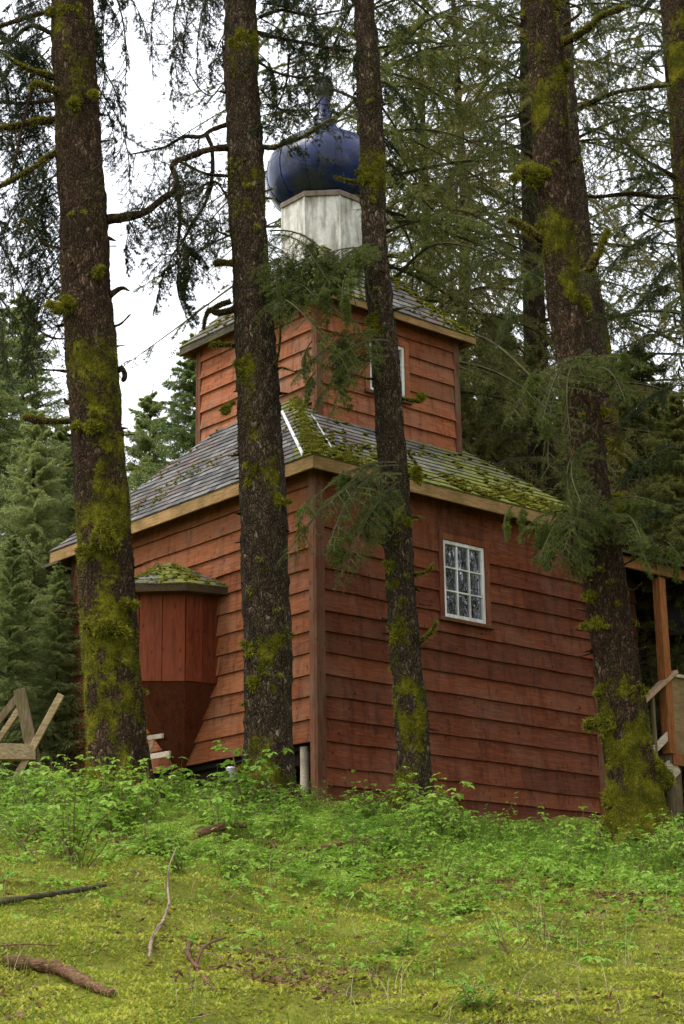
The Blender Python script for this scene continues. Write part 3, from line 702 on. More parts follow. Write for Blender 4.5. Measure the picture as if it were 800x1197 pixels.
def bough_template(L, seed, dense=1., droop=.25, sp=.085, bare=.15, tsp=.07, wid=.33):
    r = np.random.default_rng(seed); S = []; N = []
    n = 16; x = np.linspace(0, L, n); ax = np.stack([x, .05*L*np.sin(x*2+seed), .06*L*np.sin(x*1.3/L*3)-droop*L*(x/L)**2], -1); R = np.linspace(.02*L/2, .004, n)
    S.append(np.concatenate([ax[:-1], ax[1:], R[:-1, None], R[1:, None]], 1))
    def pos(t): i = min(int(t*(n-1)), n-2); f = t*(n-1)-i; return ax[i]*(1-f)+ax[i+1]*f, nrm(ax[i+1]-ax[i])
    t = bare
    while t < 1:
        for sg in (-1, 1):
            if r.random() > .88*dense: continue
            p, d = pos(min(1, t+r.uniform(0, .5*sp/L))); l2 = (wid*L*(1-t)**.7+.10)*r.uniform(.6, 1.15)
            sd = nrm(np.array([-d[1], d[0], 0])*sg); dd = nrm(d*r.uniform(.4, .9)+sd+np.array([0, 0, r.uniform(-.45, .05)]))
            k = max(2, int(l2/.07)); pts = [p]; q = p; e = dd
            for _ in range(k): e = nrm(e+r.normal(0, .08, 3)+np.array([0, 0, -.10])); q = q+e*l2/k; pts.append(q)
            pts = np.array(pts); R2 = np.linspace(.005, .002, k+1)
            S.append(np.concatenate([pts[:-1], pts[1:], R2[:-1, None], R2[1:, None]], 1))
            N.append(np.concatenate([pts[:-1], nrm(pts[1:]-pts[:-1]), np.full((k, 1), l2/k)], 1))
            for j in range(1, k+1):
                for s2 in (-1, 1):
                    if r.random() < .25: continue
                    l3 = r.uniform(.05, .16)*(1.15-j/(k+1)); a = nrm(pts[j]-pts[j-1]); b = nrm(np.cross(a, [0, 0, 1.]))*s2
                    dv = nrm(a*.8+b*.8+np.array([0, 0, r.uniform(-.6, .1)])); N.append(np.array([[*pts[j], *dv, l3]])); S.append(np.array([[*pts[j], *(pts[j]+dv*l3), .002, .0012]]))
        t += sp/L*r.uniform(.7, 1.3)
    return np.concatenate(S), np.concatenate(N)
def place_bough(cr, tpl, P0, P1, Lt, rollv=0.):
    S, N = tpl; P0 = np.array(P0, float); P1 = np.array(P1, float); d = P1-P0; L = np.linalg.norm(d); s = L/Lt; X = d/L
    up = np.array([0, 0, 1.]); Yv = nrm(np.cross(up, X)); Z = np.cross(X, Yv)
    c, sn = math.cos(rollv), math.sin(rollv); Yv, Z = Yv*c+Z*sn, Z*c-Yv*sn
    M = np.stack([X, Yv, Z]); 
    S2 = S.copy(); S2[:, :3] = S[:, :3]@M*s+P0; S2[:, 3:6] = S[:, 3:6]@M*s+P0; S2[:, 6:] *= max(.6, s); cr.seg(S2)
    N2 = N.copy(); N2[:, :3] = N[:, :3]@M*s+P0; N2[:, 3:6] = N[:, 3:6]@M; N2[:, 6] *= s; cr.need(N2)
BT = [bough_template(1.5, k, .9) for k in range(4)]          # fine, for near boughs
BY = [bough_template(1.2, 30+k, .95, .08, .075, .04, .09, .42) for k in range(4)]
BB = [bough_template(3., 10+k, .75, .30, .17, .15, .1, .30) for k in range(5)]   # coarse, far

# moss fuzz on a surface
def fuzz(name, V, Nn, w, count, parent, mat=None, ln=.016, seed=0, off=(0, 0, 0), spread=.02, hang=.3):
    r = np.random.default_rng(seed); w = np.clip(w, 0, None)**1.0; 
    if w.sum() <= 0: return None
    i = r.choice(len(V), count, p=w/w.sum()); B = V[i]+r.normal(0, spread, (count, 3))*.6; d = nrm(Nn[i]+r.normal(0, .55, (count, 3))+np.array([0, 0, -hang]))
    B = B-(Nn[i]*((B-V[i])*Nn[i]).sum(1, keepdims=True))
    l = ln*r.uniform(.4, 1.8, (count, 1)); sd = nrm(np.cross(d, r.normal(0, 1, (count, 3))))*ln*.13
    T = np.stack([B-sd-Nn[i]*.004, B+sd-Nn[i]*.004, B+d*l], 1).reshape(-1, 3)
    return mesh_np(name, T-np.asarray(off), np.arange(len(T)).reshape(-1, 3), mat or MOSSF, parent)
def blob(c, r, seed, nth=28, sq=(1, 1, 1)):
    th = np.linspace(0, 2*math.pi, nth, endpoint=False); ph = np.linspace(0, math.pi, nth//2); TH, PH = np.meshgrid(th, ph)
    D = np.stack([np.sin(PH)*np.cos(TH), np.sin(PH)*np.sin(TH), np.cos(PH)], -1)
    k = 1+.28*fbm(D*1.6+seed*3.1, seed)+.10*vn(D*6+seed, seed)
    V = np.asarray(c)+D*(k*r)[..., None]*np.asarray(sq); i = np.arange(V.shape[0]*nth).reshape(-1, nth)
    q = np.stack([i[:-1], i[1:], np.roll(i[1:], -1, 1), np.roll(i[:-1], -1, 1)], -1).reshape(-1, 4)
    return V.reshape(-1, 3), q, D.reshape(-1, 3)
BARKN = {}
def trunk_tree(name, label, Y, cx, wd, spots, mat, mossy, seed, extra_top=3., grow=1., group=None, fuzzn=9000, flare=1.):
    """cx: [(v,u)], wd: [(v,w)] in photo pixels, at distance Y; spots: moss clusters (v, angle side, size)"""
    vs = np.array([c[0] for c in cx], float); us = np.array([c[1] for c in cx], float); wv = np.array([w[0] for w in wd], float); ww = np.array([w[1] for w in wd], float)
    pts = []; R = []
    for v in np.linspace(vs[0], vs[-1], 60):
        P_ = at(np.interp(v, vs, us), v, Y); pts.append(P_); R.append(np.interp(v, wv, ww)/pxm(P_)/2)
    pts = np.array(pts); R = np.array(R)
    d = nrm(pts[0]-pts[6]); top = [pts[0]+d*k*.5 for k in range(int(extra_top*2), 0, -1)]; R = np.concatenate([np.linspace(R[0]*(1-.07*extra_top), R[0], len(top), endpoint=False), R]); pts = np.vstack([top, pts])
    zb = float(gz(pts[-1][0], pts[-1][1])); d = nrm(pts[-1]-pts[-7]); k = 0
    bot = []; rb = []
    while True:
        q = pts[-1]+d*.06*(k+1); bot.append(q); rb.append(R[-1]); k += 1
        if q[2] < zb-.25 or k > 60: break
    pts = np.vstack([pts, bot]); R = np.concatenate([R, rb])
    base = np.array([pts[-1][0], pts[-1][1], zb])
    Ls = np.concatenate([[0], np.cumsum(np.linalg.norm(np.diff(pts, axis=0), axis=1))]); n = int(Ls[-1]/.03); s_ = np.linspace(0, Ls[-1], n)
    C = np.stack([np.interp(s_, Ls, pts[:, k]) for k in range(3)], -1); Rr = np.interp(s_, Ls, R)
    C[:, 0] += .012*vn(xyz(s_*1.2, seed)); 
    def disp(P_, D):
        h = P_[..., 2]-zb; th = np.arctan2(D[..., 1], D[..., 0])
        fl = flare*np.exp(-np.clip(h, 0, 9)/.22)*(.10+.12*np.maximum(0, np.sin(th*5+seed)))
        return .018*fbm(P_*np.array([5, 5, 2.2]), seed, 3)+.017*vn(P_*np.array([22, 22, 9]), seed+4)-.004+.005*vn(P_*np.array([60, 60, 30]), seed+9)+fl
    nn = 60; V, q, D = tube_np(C, Rr, nn, disp)
    h = V[:, 2]-zb
    face = np.clip(D@np.array([.0, -1, .0]), 0, 1)
    ms = mossy+.14+.80*fbm(V*np.array([2.2, 2.2, 1.3]), seed+20, 3)+.35*np.exp(-np.clip(h, 0, 9)/.5)
    for (v0, du, sz, amt) in spots:
        P_ = at(np.interp(v0, vs, us)+du, v0, Y-.2); Vw = V+.12*np.stack([vn(V*6, seed+3), 0*V[:, 0], vn(V*6+9, seed+5)*2], -1)
        ms = ms+amt*(.65+.75*vn(V*np.array([9, 9, 5]), seed+31))*np.exp(-((Vw-P_)**2/np.array([sz*.8, .5, sz*1.1])**2).sum(1))
    t = empty(name, base, 0, label, 'tree', group)
    mesh_np('trunk', V-base, q, mat, t, attrs={'moss': ms}, smooth=True)
    fuzz('moss', V, D, np.clip(ms-.18, 0, 1.2)*(face > -.2)*(V[:, 2] < 12), fuzzn, t, ln=.020, seed=seed, off=base)
    info = dict(C=C, R=Rr, base=base, Y=Y, t=t, seed=seed)
    def width_at(v): return at(np.interp(v, vs, us), v, Y)
    info['cen'] = width_at; BARKN[label] = info
    return info
def limb(info, path, r0, r1, moss=0., dY=None, fz=0, name='limb', lump=0.):
    """path in photo pixels with optional per-point offset in depth"""
    Y = info['Y']; pts = []
    for k, p in enumerate(path):
        dy = p[2] if len(p) > 2 else (dY or 0)*k/(len(path)-1); pts.append(at(p[0], p[1], Y+dy))
    L = np.linalg.norm(np.diff(pts, axis=0), axis=1).sum(); n = max(6, int(L/.025)); C = cat_rom(pts, n); R = np.linspace(r0, r1, n)
    sd = info['seed']+len(BARKN)+int(path[0][1])
    if lump: R = R*(1+lump*vn(xyz(np.arange(n)*.13, sd)))+lump*.01
    R = R*(1-.55*(np.linspace(0, 1, n) > .97))
    V, q, D = tube_np(C, R, 14, lambda P_, Dd: (.006+.25*moss*r0)*fbm(P_*12, sd, 2)+.15*r0*vn(P_*30, sd))
    ms = moss*(.45+.5*D[:, 2])+.3*fbm(V*6, sd)
    V2, ql = cap_tube(V, q, 14, C)
    o = mesh_np(name, V2-info['base'], ql, BARK, info['t'], attrs={'moss': np.concatenate([ms, ms[:1], ms[-1:]])}, smooth=True)
    if fz: fuzz('moss', V-info['base'], D, np.clip(ms+.2, 0, 1), int(fz), o, ln=.022, seed=sd)
    return C
def clump(info, u, v, dY, r, seed, sq=(1, .8, 1), fz=1500, name='moss_clump', ln=.026):
    c = at(u, v, info['Y']+dY); rg = np.random.default_rng(seed+500); parts = []
    if sq[1] <= .6 and r > .055:
        for k in range(9):
            o = rg.normal(0, .5, 3)*np.array(sq)*r; o[1] = abs(o[0])*.35; rr = r*rg.uniform(.22, .5); parts.append(blob(c+o, rr, seed+k, 16, (1, .45, rg.uniform(.6, 1.1))))
    else:
        for k in range(4):
            o = rg.normal(0, .33, 3)*np.array(sq)*r*(k > 0); parts.append(blob(c+o*1.5, r*(.68 if k == 0 else rg.uniform(.25, .5)), seed+k, 20, (sq[0], sq[1], sq[2])))
    V = np.concatenate([p[0] for p in parts]); D = np.concatenate([p[2] for p in parts]); q = []; n = 0
    for p in parts: q.append(p[1]+n); n += len(p[0])
    o = mesh_np(name, V-info['base'], np.concatenate(q), BARK, info['t'], attrs={'moss': np.full(len(V), .75)+.3*D[:, 2]}, smooth=True)
    fuzz('moss', V-info['base'], D, np.clip(.6+D[:, 2], .15, 2), int(fz*1.3), o, ln=ln*1.15, seed=seed, spread=.02, hang=.5); return o
def roof_moss(parent, fn, n, seed, r0=.02, r1=.06, fz=9000):
    rg = np.random.default_rng(seed); parts = []; k = 0
    while len(parts) < n:
        k += 1; q = fn(rg)
        if q is None: continue
        p, nn = q; parts.append(blob(np.array(p)+np.array(nn)*.012, rg.uniform(r0, r1), seed+k, 10, (1.4, 1.4, .35)))
    V = np.concatenate([p[0] for p in parts]); D = np.concatenate([p[2] for p in parts]); q = []; m_ = 0
    for p in parts: q.append(p[1]+m_); m_ += len(p[0])
    o = mesh_np('moss', V, np.concatenate(q), MOSSF, parent, attrs={'moss': np.full(len(V), .95)}, smooth=True)
    fuzz('moss_fronds', V, D, np.clip(D[:, 2]+.2, 0, 1), fz, o, ln=.022, seed=seed, spread=.02, hang=-.2); o['kind'] = 'stuff'
def f_right(rg):
    a = rg.uniform(-OV, LA+OV); s_ = rg.exponential(.42); b = -OV+s_
    if 1.114*(a+OV) < .788*(b+OV) or 1.114*(LA+OV-a) < .788*(b+OV) or s_ > 1.4: return None
    if float(vn(np.array([a*2.2, b*3, 1.]))) < -.25: return None
    return (a, b, EZ+.788*(b+OV)+.012), nrm(np.array([0, -.788, 1.]))
def f_hip(rg):
    t = rg.uniform(0, 1)**1.2; a = -OV+t*(ta0+OV); b = -OV+(a+OV)*1.114/.788; b += rg.normal(0, .05); a += rg.normal(0, .035)
    if a < -OV or b < -OV: return None
    return (a, b, min(EZ+1.114*(a+OV), EZ+.788*(b+OV))+.012), nrm(np.array([-.6, -.5, 1.]))
def f_left(rg):
    b = rg.uniform(-OV, LB+OV); a = -OV+rg.uniform(0, 1.3)
    if .788*(b+OV) < 1.114*(a+OV) or .788*(LB+OV-b) < 1.114*(a+OV) or float(vn(np.array([a*3, b*1.6, 6.]))) < .15: return None
    return (a, b, EZ+1.114*(a+OV)+.008), nrm(np.array([-1.114, 0, 1.]))
roof_moss(roof, f_right, 620, 400, .010, .034, 14000); roof_moss(roof, f_hip, 260, 401, .010, .026, 7000); roof_moss(roof, f_left, 170, 402, .008, .018, 4000)
TS = (TOP[2]-TEZ)/(TA/2+TO)
def f_tow(rg):
    a = rg.uniform(B0*0+A0, A1); s_ = rg.uniform(0, 1.1); b = B0+s_
    if (a-A0) < s_ or (A1-a) < s_: return None
    if rg.random() > (.10+.9*math.exp(-((A1-a-s_)/.35)**2)): return None
    return (a, b, TEZ+TS*s_+.01), nrm(np.array([0, -TS, 1.]))
def f_towl(rg):
    b = rg.uniform(B0, B1); s_ = rg.uniform(0, 1.0); a = A0+s_
    if (b-B0) < s_ or (B1-b) < s_ or float(vn(np.array([a*3, b*2.6, 6.]))) < .05: return None
    return (a, b, TEZ+TS*s_+.01), nrm(np.array([-TS, 0, 1.]))
roof_moss(troof, f_tow, 220, 403, .010, .03, 6000); roof_moss(troof, f_towl, 120, 404, .010, .028, 4000)
def f_bay(rg):
    t = rg.uniform(0, 1); k = rg.integers(0, 3); e = np.array([*lp[k], LZ])*(1-t)+np.array([*lp[k+1], LZ])*t; u_ = rg.random()**1.3*.8; p = e+(np.array(apx)-e)*u_
    return tuple(p+np.array([0, 0, .012])), (0, 0, 1.)
roof_moss(bay, f_bay, 110, 405, .006, .018, 3500)
# ------------------------------------------------------------------ sentinel: forest
# ---- the five near spruces
T1 = trunk_tree('spruce_tree', 'thick mossy spruce standing before the apse bay, leftmost large trunk', 18., [(-20, 82), (0, 84), (150, 92), (300, 99), (450, 111), (600, 121), (750, 129), (880, 138), (920, 139)],
    [(0, 50), (150, 53), (300, 57), (450, 61), (600, 64), (750, 67), (880, 69)], [(20, 0, .25, .8), (360, -25, .12, .7), (490, -10, .2, .8), (530, 10, .2, .7), (620, 0, .35, .9), (660, 0, .2, .6), (735, 0, .3, .6), (840, -5, .6, .8)], BARK, .02, 1, fuzzn=16000)
T2 = trunk_tree('spruce_tree', 'mossy spruce in front of the onion dome and chapel corner', 18.5, [(-20, 280), (0, 281), (150, 285.5), (300, 292), (450, 301), (600, 308), (750, 314), (880, 313), (910, 312)],
    [(0, 38), (150, 42), (300, 44), (450, 50), (600, 55), (750, 57), (880, 58)], [(50, 0, .3, .9), (200, -5, .35, 1.), (260, 0, .3, .8), (425, -10, .15, .9), (550, 0, .3, .6), (680, -5, .15, .8), (760, -12, .22, 1.0), (800, -8, .15, .9), (900, 0, .3, .9)], BARKG, -.08, 2, fuzzn=12000)
T3 = trunk_tree('spruce_tree', 'slender grey speckled spruce in front of the right chapel wall', 18.7, [(-20, 425), (0, 426), (150, 434), (300, 440), (450, 453), (560, 462), (700, 471), (850, 481), (920, 483)],
    [(0, 25), (150, 29), (300, 30), (450, 33), (560, 35), (700, 35), (850, 40), (930, 41)], [(205, 0, .25, .9), (370, 0, .15, .9), (555, 10, .12, .9), (610, 0, .15, .8), (660, -4, .15, .9), (720, 0, .2, .7), (830, 0, .25, .9), (870, 0, .2, .7)], BARKG, -.10, 3, fuzzn=9000, flare=.5)
T4 = trunk_tree('spruce_tree', 'leaning spruce with thick bright moss collar beside the porch stairs', 18.3, [(-20, 628), (0, 630), (90, 640), (250, 652), (350, 660), (440, 677), (560, 688), (640, 701), (700, 710), (760, 717), (820, 725), (860, 733), (920, 742), (960, 746), (985, 748)],
    [(0, 40), (90, 44), (350, 42), (440, 43), (500, 46), (640, 50), (760, 51), (820, 55), (860, 58), (920, 61), (960, 66), (985, 72)], [(30, 0, .4, .7), (130, -8, .35, .5), (280, 8, .3, .7), (330, 10, .2, .7), (560, 0, .2, .4), (800, 5, .15, 1.1), (860, -15, .3, .9), (930, 0, .5, 1.1), (980, 0, .4, 1.)], BARK, -.02, 4, fuzzn=16000, flare=1.4)
T6 = trunk_tree('spruce_tree', 'dark leaning spruce cut off by the right edge at the top', 19.5, [(-20, 790), (0, 792), (100, 797), (200, 804), (350, 818), (600, 842), (900, 872)],
    [(0, 33), (200, 31), (900, 46)], [(60, 0, .4, .7)], BARK, .1, 6, fuzzn=3000)
T5 = trunk_tree('spruce_tree', 'thin straight spruce trunk rising behind the porch roof', 26., [(-20, 653), (0, 655), (150, 664), (300, 683), (400, 700), (500, 711), (640, 730), (800, 745)],
    [(0, 21), (300, 25), (640, 28), (800, 30)], [], BARKG, .0, 5, fuzzn=1500)

# ---- short broken stubs and twigs all along the near trunks
rs = np.random.default_rng(9)
def stubs(info, vs, us, wv, ww, n):
    for k in range(n):
        v = rs.uniform(20, 880); w = np.interp(v, wv, ww); u = np.interp(v, vs, us); sd = rs.choice([-1, 1]); edge = rs.random() < .6
        L = rs.uniform(4, 17) if edge else rs.uniform(3, 7); a = (w/2-3) if edge else rs.uniform(-.3, .3)*w; dy = 0 if edge else -.5*w/pxm(info['cen'](v))-.0
        dv = rs.uniform(-6, 5); limb(info, [(u+sd*a, v, dy*.9), (u+sd*(a+L*.5), v+dv*.5, dy-.03), (u+sd*(a+L), v+dv, dy-.05-.05*rs.random())], rs.uniform(.008, .022), .003, rs.uniform(0, .8), fz=120 if rs.random() < .5 else 0, lump=.25, name='stub')
stubs(T1, [0, 300, 600, 880], [84, 99, 121, 138], [0, 450, 880], [50, 61, 69], 26)
stubs(T2, [0, 300, 600, 880], [281, 292, 308, 313], [0, 450, 880], [38, 50, 58], 26)
stubs(T3, [0, 300, 560, 850], [426, 440, 462, 481], [0, 450, 880], [25, 33, 40], 26)
stubs(T4, [0, 250, 440, 640, 760, 860], [630, 652, 677, 701, 717, 733], [0, 500, 880], [40, 46, 58], 26)

# ---- limbs of the left spruce
limb(T1, [(66, 12), (40, 18, -.1), (20, 24, -.2), (-10, 34, -.3)], .030, .022, .5, fz=300)
limb(T1, [(66, 42), (38, 30, .1), (14, 46, .3), (-10, 54, .5)], .028, .018, .4, fz=200)
limb(T1, [(70, 92), (46, 85, -.2), (26, 78, -.3), (4, 64, -.3)], .040, .012, .9, fz=1200)
limb(T1, [(72, 110), (56, 103, -.3), (42, 98, -.35), (35, 106, -.35)], .045, .02, .9, fz=1200)
limb(T1, [(40, 98, -.35), (34, 118, -.33), (27, 145, -.33), (20, 178, -.35), (11, 214, -.36)], .020, .010, 0, lump=.2, name='dead_limb')
limb(T1, [(72, 140), (44, 142, .1), (20, 147, .2), (-10, 152, .3)], .045, .030, .8, fz=1400)
limb(T1, [(74, 174), (56, 184, -.1), (36, 199, -.2), (20, 208, -.2), (-8, 222, -.2)], .035, .022, .8, fz=1200)
limb(T1, [(68, 116), (30, 121, .5), (-10, 118, .9)], .026, .018, .2)
limb(T1, [(78, 292), (52, 285), (40, 268), (26, 256), (22, 270)], .016, .008, .4, fz=200)
limb(T1, [(84, 396), (62, 395), (46, 386), (32, 370), (24, 360)], .014, .006, .1)
limb(T1, [(90, 436), (68, 433), (48, 432)], .014, .008, .1, lump=.2)
limb(T1, [(92, 492), (66, 493, -.1), (44, 491, -.15), (27, 488, -.15)], .028, .036, .6, fz=900, lump=.2)
limb(T1, [(95, 470), (80, 471), (75, 465)], .03, .01, .3, lump=.3)
limb(T1, [(128, 345), (142, 337), (152, 340)], .03, .006, .1, lump=.3)
limb(T1, [(132, 382), (142, 378), (154, 366)], .02, .005, .1)
limb(T1, [(138, 434), (143, 430), (146, 440), (143, 446)], .03, .03, .2, lump=.3)
limb(T1, [(135, 405), (148, 403)], .012, .004, .1)
limb(T1, [(98, 708), (76, 705), (60, 703)], .016, .004, .4)
limb(T1, [(105, 720), (86, 718), (70, 715), (48, 716)], .020, .003, .3, fz=150)
limb(T1, [(92, 617), (82, 615)], .014, .005, .2)
limb(T1, [(100, 640), (118, 630, -.35), (122, 640, -.4)], .05, .02, .8, fz=500)
limb(T1, [(140, 730), (149, 724, -.1)], .05, .02, .9, fz=400)
clump(T1, 88, 122, -.32, .065, 1, (.8, .7, 1.1)); clump(T1, 79, 357, -.25, .10, 2, (1.5, .8, .7), 2200); clump(T1, 107, 495, -.33, .11, 3, (1.3, .5, .9), 2000)
clump(T1, 122, 628, -.33, .16, 4, (1.2, .4, .8), 3500); clump(T1, 100, 645, -.30, .07, 5, (1.2, .6, .7)); clump(T1, 148, 706, -.26, .06, 6); clump(T1, 125, 735, -.34, .13, 7, (1.3, .35, .6), 2500)
clump(T1, 114, 318, -.27, .05, 8); clump(T1, 110, 110, -.26, .05, 9, (.9, .6, .8)); clump(T1, 85, 12, -.22, .13, 10, (1.4, .4, .8), 2500)
o = limb(T1, [(125, 257), (150, 253, .1), (170, 248, .1), (190, 233, .1), (207, 223, .1)], .050, .030, .1, lump=.1)
NET = [o]
# ---- limbs of the middle spruce
NET.append(limb(T2, [(272, 172), (245, 175, -.2), (222, 183, -.3), (202, 192, -.35), (206, 207, -.35), (208, 222, -.35), (210, 245, -.35), (210, 265, -.35), (208, 290, -.3), (213, 305, -.3)], .038, .012, .1, lump=.15))
NET.append(limb(T2, [(272, 143), (248, 152, .2), (235, 160, .3), (215, 160, .3), (195, 171, .3), (175, 176, .3), (150, 181, .3)], .030, .010, .1, lump=.15))
NET.append(limb(T2, [(242, 158, .25), (248, 175, .2), (248, 208, .1), (240, 238, 0), (225, 262, 0), (213, 283, 0), (200, 300, 0)], .022, .008, .1, lump=.2))
NET.append(limb(T2, [(275, 206), (245, 204), (228, 198, -.1), (208, 188, -.2)], .018, .010, .1))
NET.append(limb(T2, [(270, 276), (258, 272), (246, 264)], .014, .006, .1))
NET.append(limb(T2, [(272, 240), (262, 224), (250, 212), (230, 222), (208, 230)], .016, .008, .1))
NET.append(limb(T2, [(276, 110), (262, 98), (248, 112), (232, 102), (215, 70), (205, 40)], .012, .006, .1))
limb(T2, [(275, 309), (262, 307, -.1), (250, 308, -.15)], .030, .045, .5, fz=700, lump=.2)
R1 = limb(T2, [(308, 172), (322, 172, -.2), (335, 166, -.2), (350, 162, -.2), (368, 152, -.2), (380, 144, -.2), (392, 138, -.2)], .030, .012, .7, fz=900)
NET2 = [R1]
NET2.append(limb(T2, [(300, 38), (325, 44), (355, 50, .2), (385, 56, .3), (415, 60, .3)], .030, .012, .1, lump=.15))
NET2.append(limb(T2, [(302, 72), (322, 84, -.1), (345, 90, -.1), (362, 90, -.1), (376, 84, -.1)], .018, .008, .1))
NET2.append(limb(T2, [(338, 66, .2), (336, 90, .1), (330, 112), (322, 130), (312, 152)], .014, .008, .1))
NET2.append(limb(T2, [(304, 20), (330, 12, .2), (360, 18, .4), (400, 12, .6)], .022, .010, .2))
NET2.append(limb(T2, [(305, 105), (325, 125), (345, 135), (365, 128), (380, 110)], .012, .005, .1))
limb(T2, [(316, 437), (322, 425, -.15), (326, 410, -.15), (328, 385, -.15), (326, 362, -.15)], .022, .006, .5, fz=500)
limb(T2, [(316, 434), (330, 430, -.1), (345, 434, -.1), (362, 428, -.1)], .016, .005, .5, fz=200)
limb(T2, [(276, 404), (258, 403, -.1), (247, 404, -.15)], .022, .028, .7, fz=700)
limb(T2, [(274, 362), (256, 366), (246, 362), (240, 372), (238, 386)], .03, .02, .5, fz=500, lump=.2)
limb(T2, [(274, 470), (268, 474), (262, 481, -.1)], .014, .03, .8, fz=600); clump(T2, 263, 481, -.1, .055, 21)
limb(T2, [(270, 352), (255, 358), (245, 365)], .03, .03, .6, fz=300)
for u, v, r, sq, k in ((282, 42, .09, (1, .5, 1.2), 22), (283, 200, .12, (1, .4, 1.4), 23), (287, 245, .12, (1, .4, 1.2), 24), (284, 425, .09, (1, .6, 1), 25), (300, 555, .12, (1.2, .35, 1.1), 26), (303, 682, .07, (1, .5, 1.1), 27), (303, 760, .13, (1.2, .35, 1), 28), (302, 800, .12, (1.3, .35, .7), 29), (305, 900, .14, (1.4, .4, 1), 30), (325, 585, .06, (1, .6, 1.2), 31)): clump(T2, u, v, -.17 if u < 300 else -.2, r, k, sq, 2200)
# ---- third trunk
limb(T3, [(470, 466), (480, 468, -.1), (492, 470, -.1)], .02, .018, .8, fz=300)
limb(T3, [(448, 425), (438, 423, -.1), (418, 421), (405, 424)], .008, .003, .3)
limb(T3, [(425, 213), (410, 212, -.1), (398, 209, -.1), (391, 207, -.1)], .022, .010, .8, fz=500)
limb(T3, [(475, 560), (487, 545, -.1), (478, 530), (482, 524)], .02, .006, .6, fz=250)
limb(T3, [(480, 552), (500, 559), (520, 556), (545, 550)], .008, .003, .3)
limb(T3, [(486, 672), (500, 668, -.1), (507, 660, -.1)], .020, .006, .8, fz=300)
limb(T3, [(488, 752), (498, 745, -.1), (506, 737, -.1), (510, 728, -.1)], .026, .010, .9, fz=700)
limb(T3, [(490, 706), (505, 708)], .008, .004, .1)
for u, v, r, sq, k in ((432, 205, .08, (1, .6, 1.4), 41), (437, 375, .08, (1, .6, 1), 42), (436, 390, .05, (1.3, .6, .6), 43), (487, 556, .065, (1, .9, 1), 44), (472, 612, .06, (1.3, .5, .7), 45), (466, 634, .05, (1, .5, .8), 46), (458, 661, .06, (1.4, .6, .6), 47), (471, 704, .045, (1, .6, .9), 48), (463, 745, .045, (.9, .6, 1), 49), (481, 845, .08, (1, .4, 1.1), 50), (492, 465, .045, (1, .8, .8), 51), (468, 735, .06, (1, .5, 1.2), 52)): clump(T3, u, v, -.13, r, k, sq, 1500)
# ---- leaning right trunk
G4 = []
G4.append(limb(T4, [(652, 52), (668, 46, -.2), (688, 32, -.3), (705, 18, -.3), (735, 8, -.3)], .050, .030, .9, fz=2000))
G4.append(limb(T4, [(676, 128, .3), (700, 116), (730, 106), (785, 100)], .030, .018, .6, fz=600))
limb(T4, [(640, 222), (632, 210, -.1), (622, 200, -.1), (607, 203, -.15)], .07, .09, .9, fz=2500, lump=.25)
limb(T4, [(640, 285), (622, 272, -.1), (606, 262, -.1), (594, 257, -.1)], .035, .045, .8, fz=1500, lump=.2)
limb(T4, [(688, 318, -.1), (698, 300, -.15), (706, 282, -.15), (712, 268, -.15)], .050, .020, .9, fz=1500, lump=.2)
limb(T4, [(660, 30), (680, 12), (660, 2)], .02, .012, .8, fz=300)
limb(T4, [(684, 618), (650, 628, -.1), (630, 640, -.1)], .012, .004, .3)
limb(T4, [(730, 660, -.2), (745, 652, -.3), (760, 646, -.3), (790, 622, -.3)], .012, .005, .2)
limb(T4, [(728, 685, -.2), (740, 690, -.25), (748, 684, -.3), (752, 680, -.3)], .012, .006, .5)
for p_ in ([(690, 715), (672, 712)], [(692, 738), (678, 737), (673, 735)], [(695, 762), (684, 766), (673, 768)], [(695, 797), (690, 798)], [(735, 762), (750, 758), (762, 755)]): limb(T4, p_, .010, .004, .3)
for u, v, dy, r, sq, k, f in ((640, 18, -.1, .17, (1.2, .5, 1), 61, 2500), (628, 204, -.15, .13, (1.4, .8, .8), 62, 3500), (645, 90, -.12, .16, (1.2, .4, 1.2), 63, 2500), (655, 270, -.12, .16, (1.1, .45, 1.4), 64, 3000), (700, 606, -.12, .24, (1.5, .6, .8), 65, 6000), (684, 668, -.12, .055, (1, .8, 1.4), 66, 800), (690, 696, -.14, .065, (1.6, .8, .7), 67, 1200), (699, 728, -.16, .07, (1.6, .8, .7), 68, 1400), (721, 708, -.18, .035, (.8, .6, 1), 69, 400), (728, 803, -.17, .16, (1.5, .4, .8), 70, 4000), (722, 846, -.17, .19, (1.2, .4, .6), 71, 4000), (745, 905, -.15, .26, (1.1, .5, 1.3), 72, 6000), (735, 950, -.15, .28, (1.1, .6, 1.0), 73, 6000), (792, 1015, -.35, .20, (1.3, 1.2, 1.0), 74, 4500), (772, 975, -.2, .22, (.9, .8, 1.2), 75, 4000), (680, 355, -.05, .10, (1, .6, 1.2), 76, 1500), (700, 480, -.05, .09, (1.2, .5, .8), 77, 1500)): clump(T4, u, v, dy, r, k, sq, f, ln=.030)
limb(T6, [(795, 230), (770, 230), (740, 226), (700, 230), (686, 229)], .03, .016, .2, lump=.1)
limb(T6, [(795, 210), (770, 196), (745, 180), (728, 162)], .028, .008, .3)
limb(T6, [(800, 255), (770, 258), (740, 240), (735, 232)], .018, .006, .2)

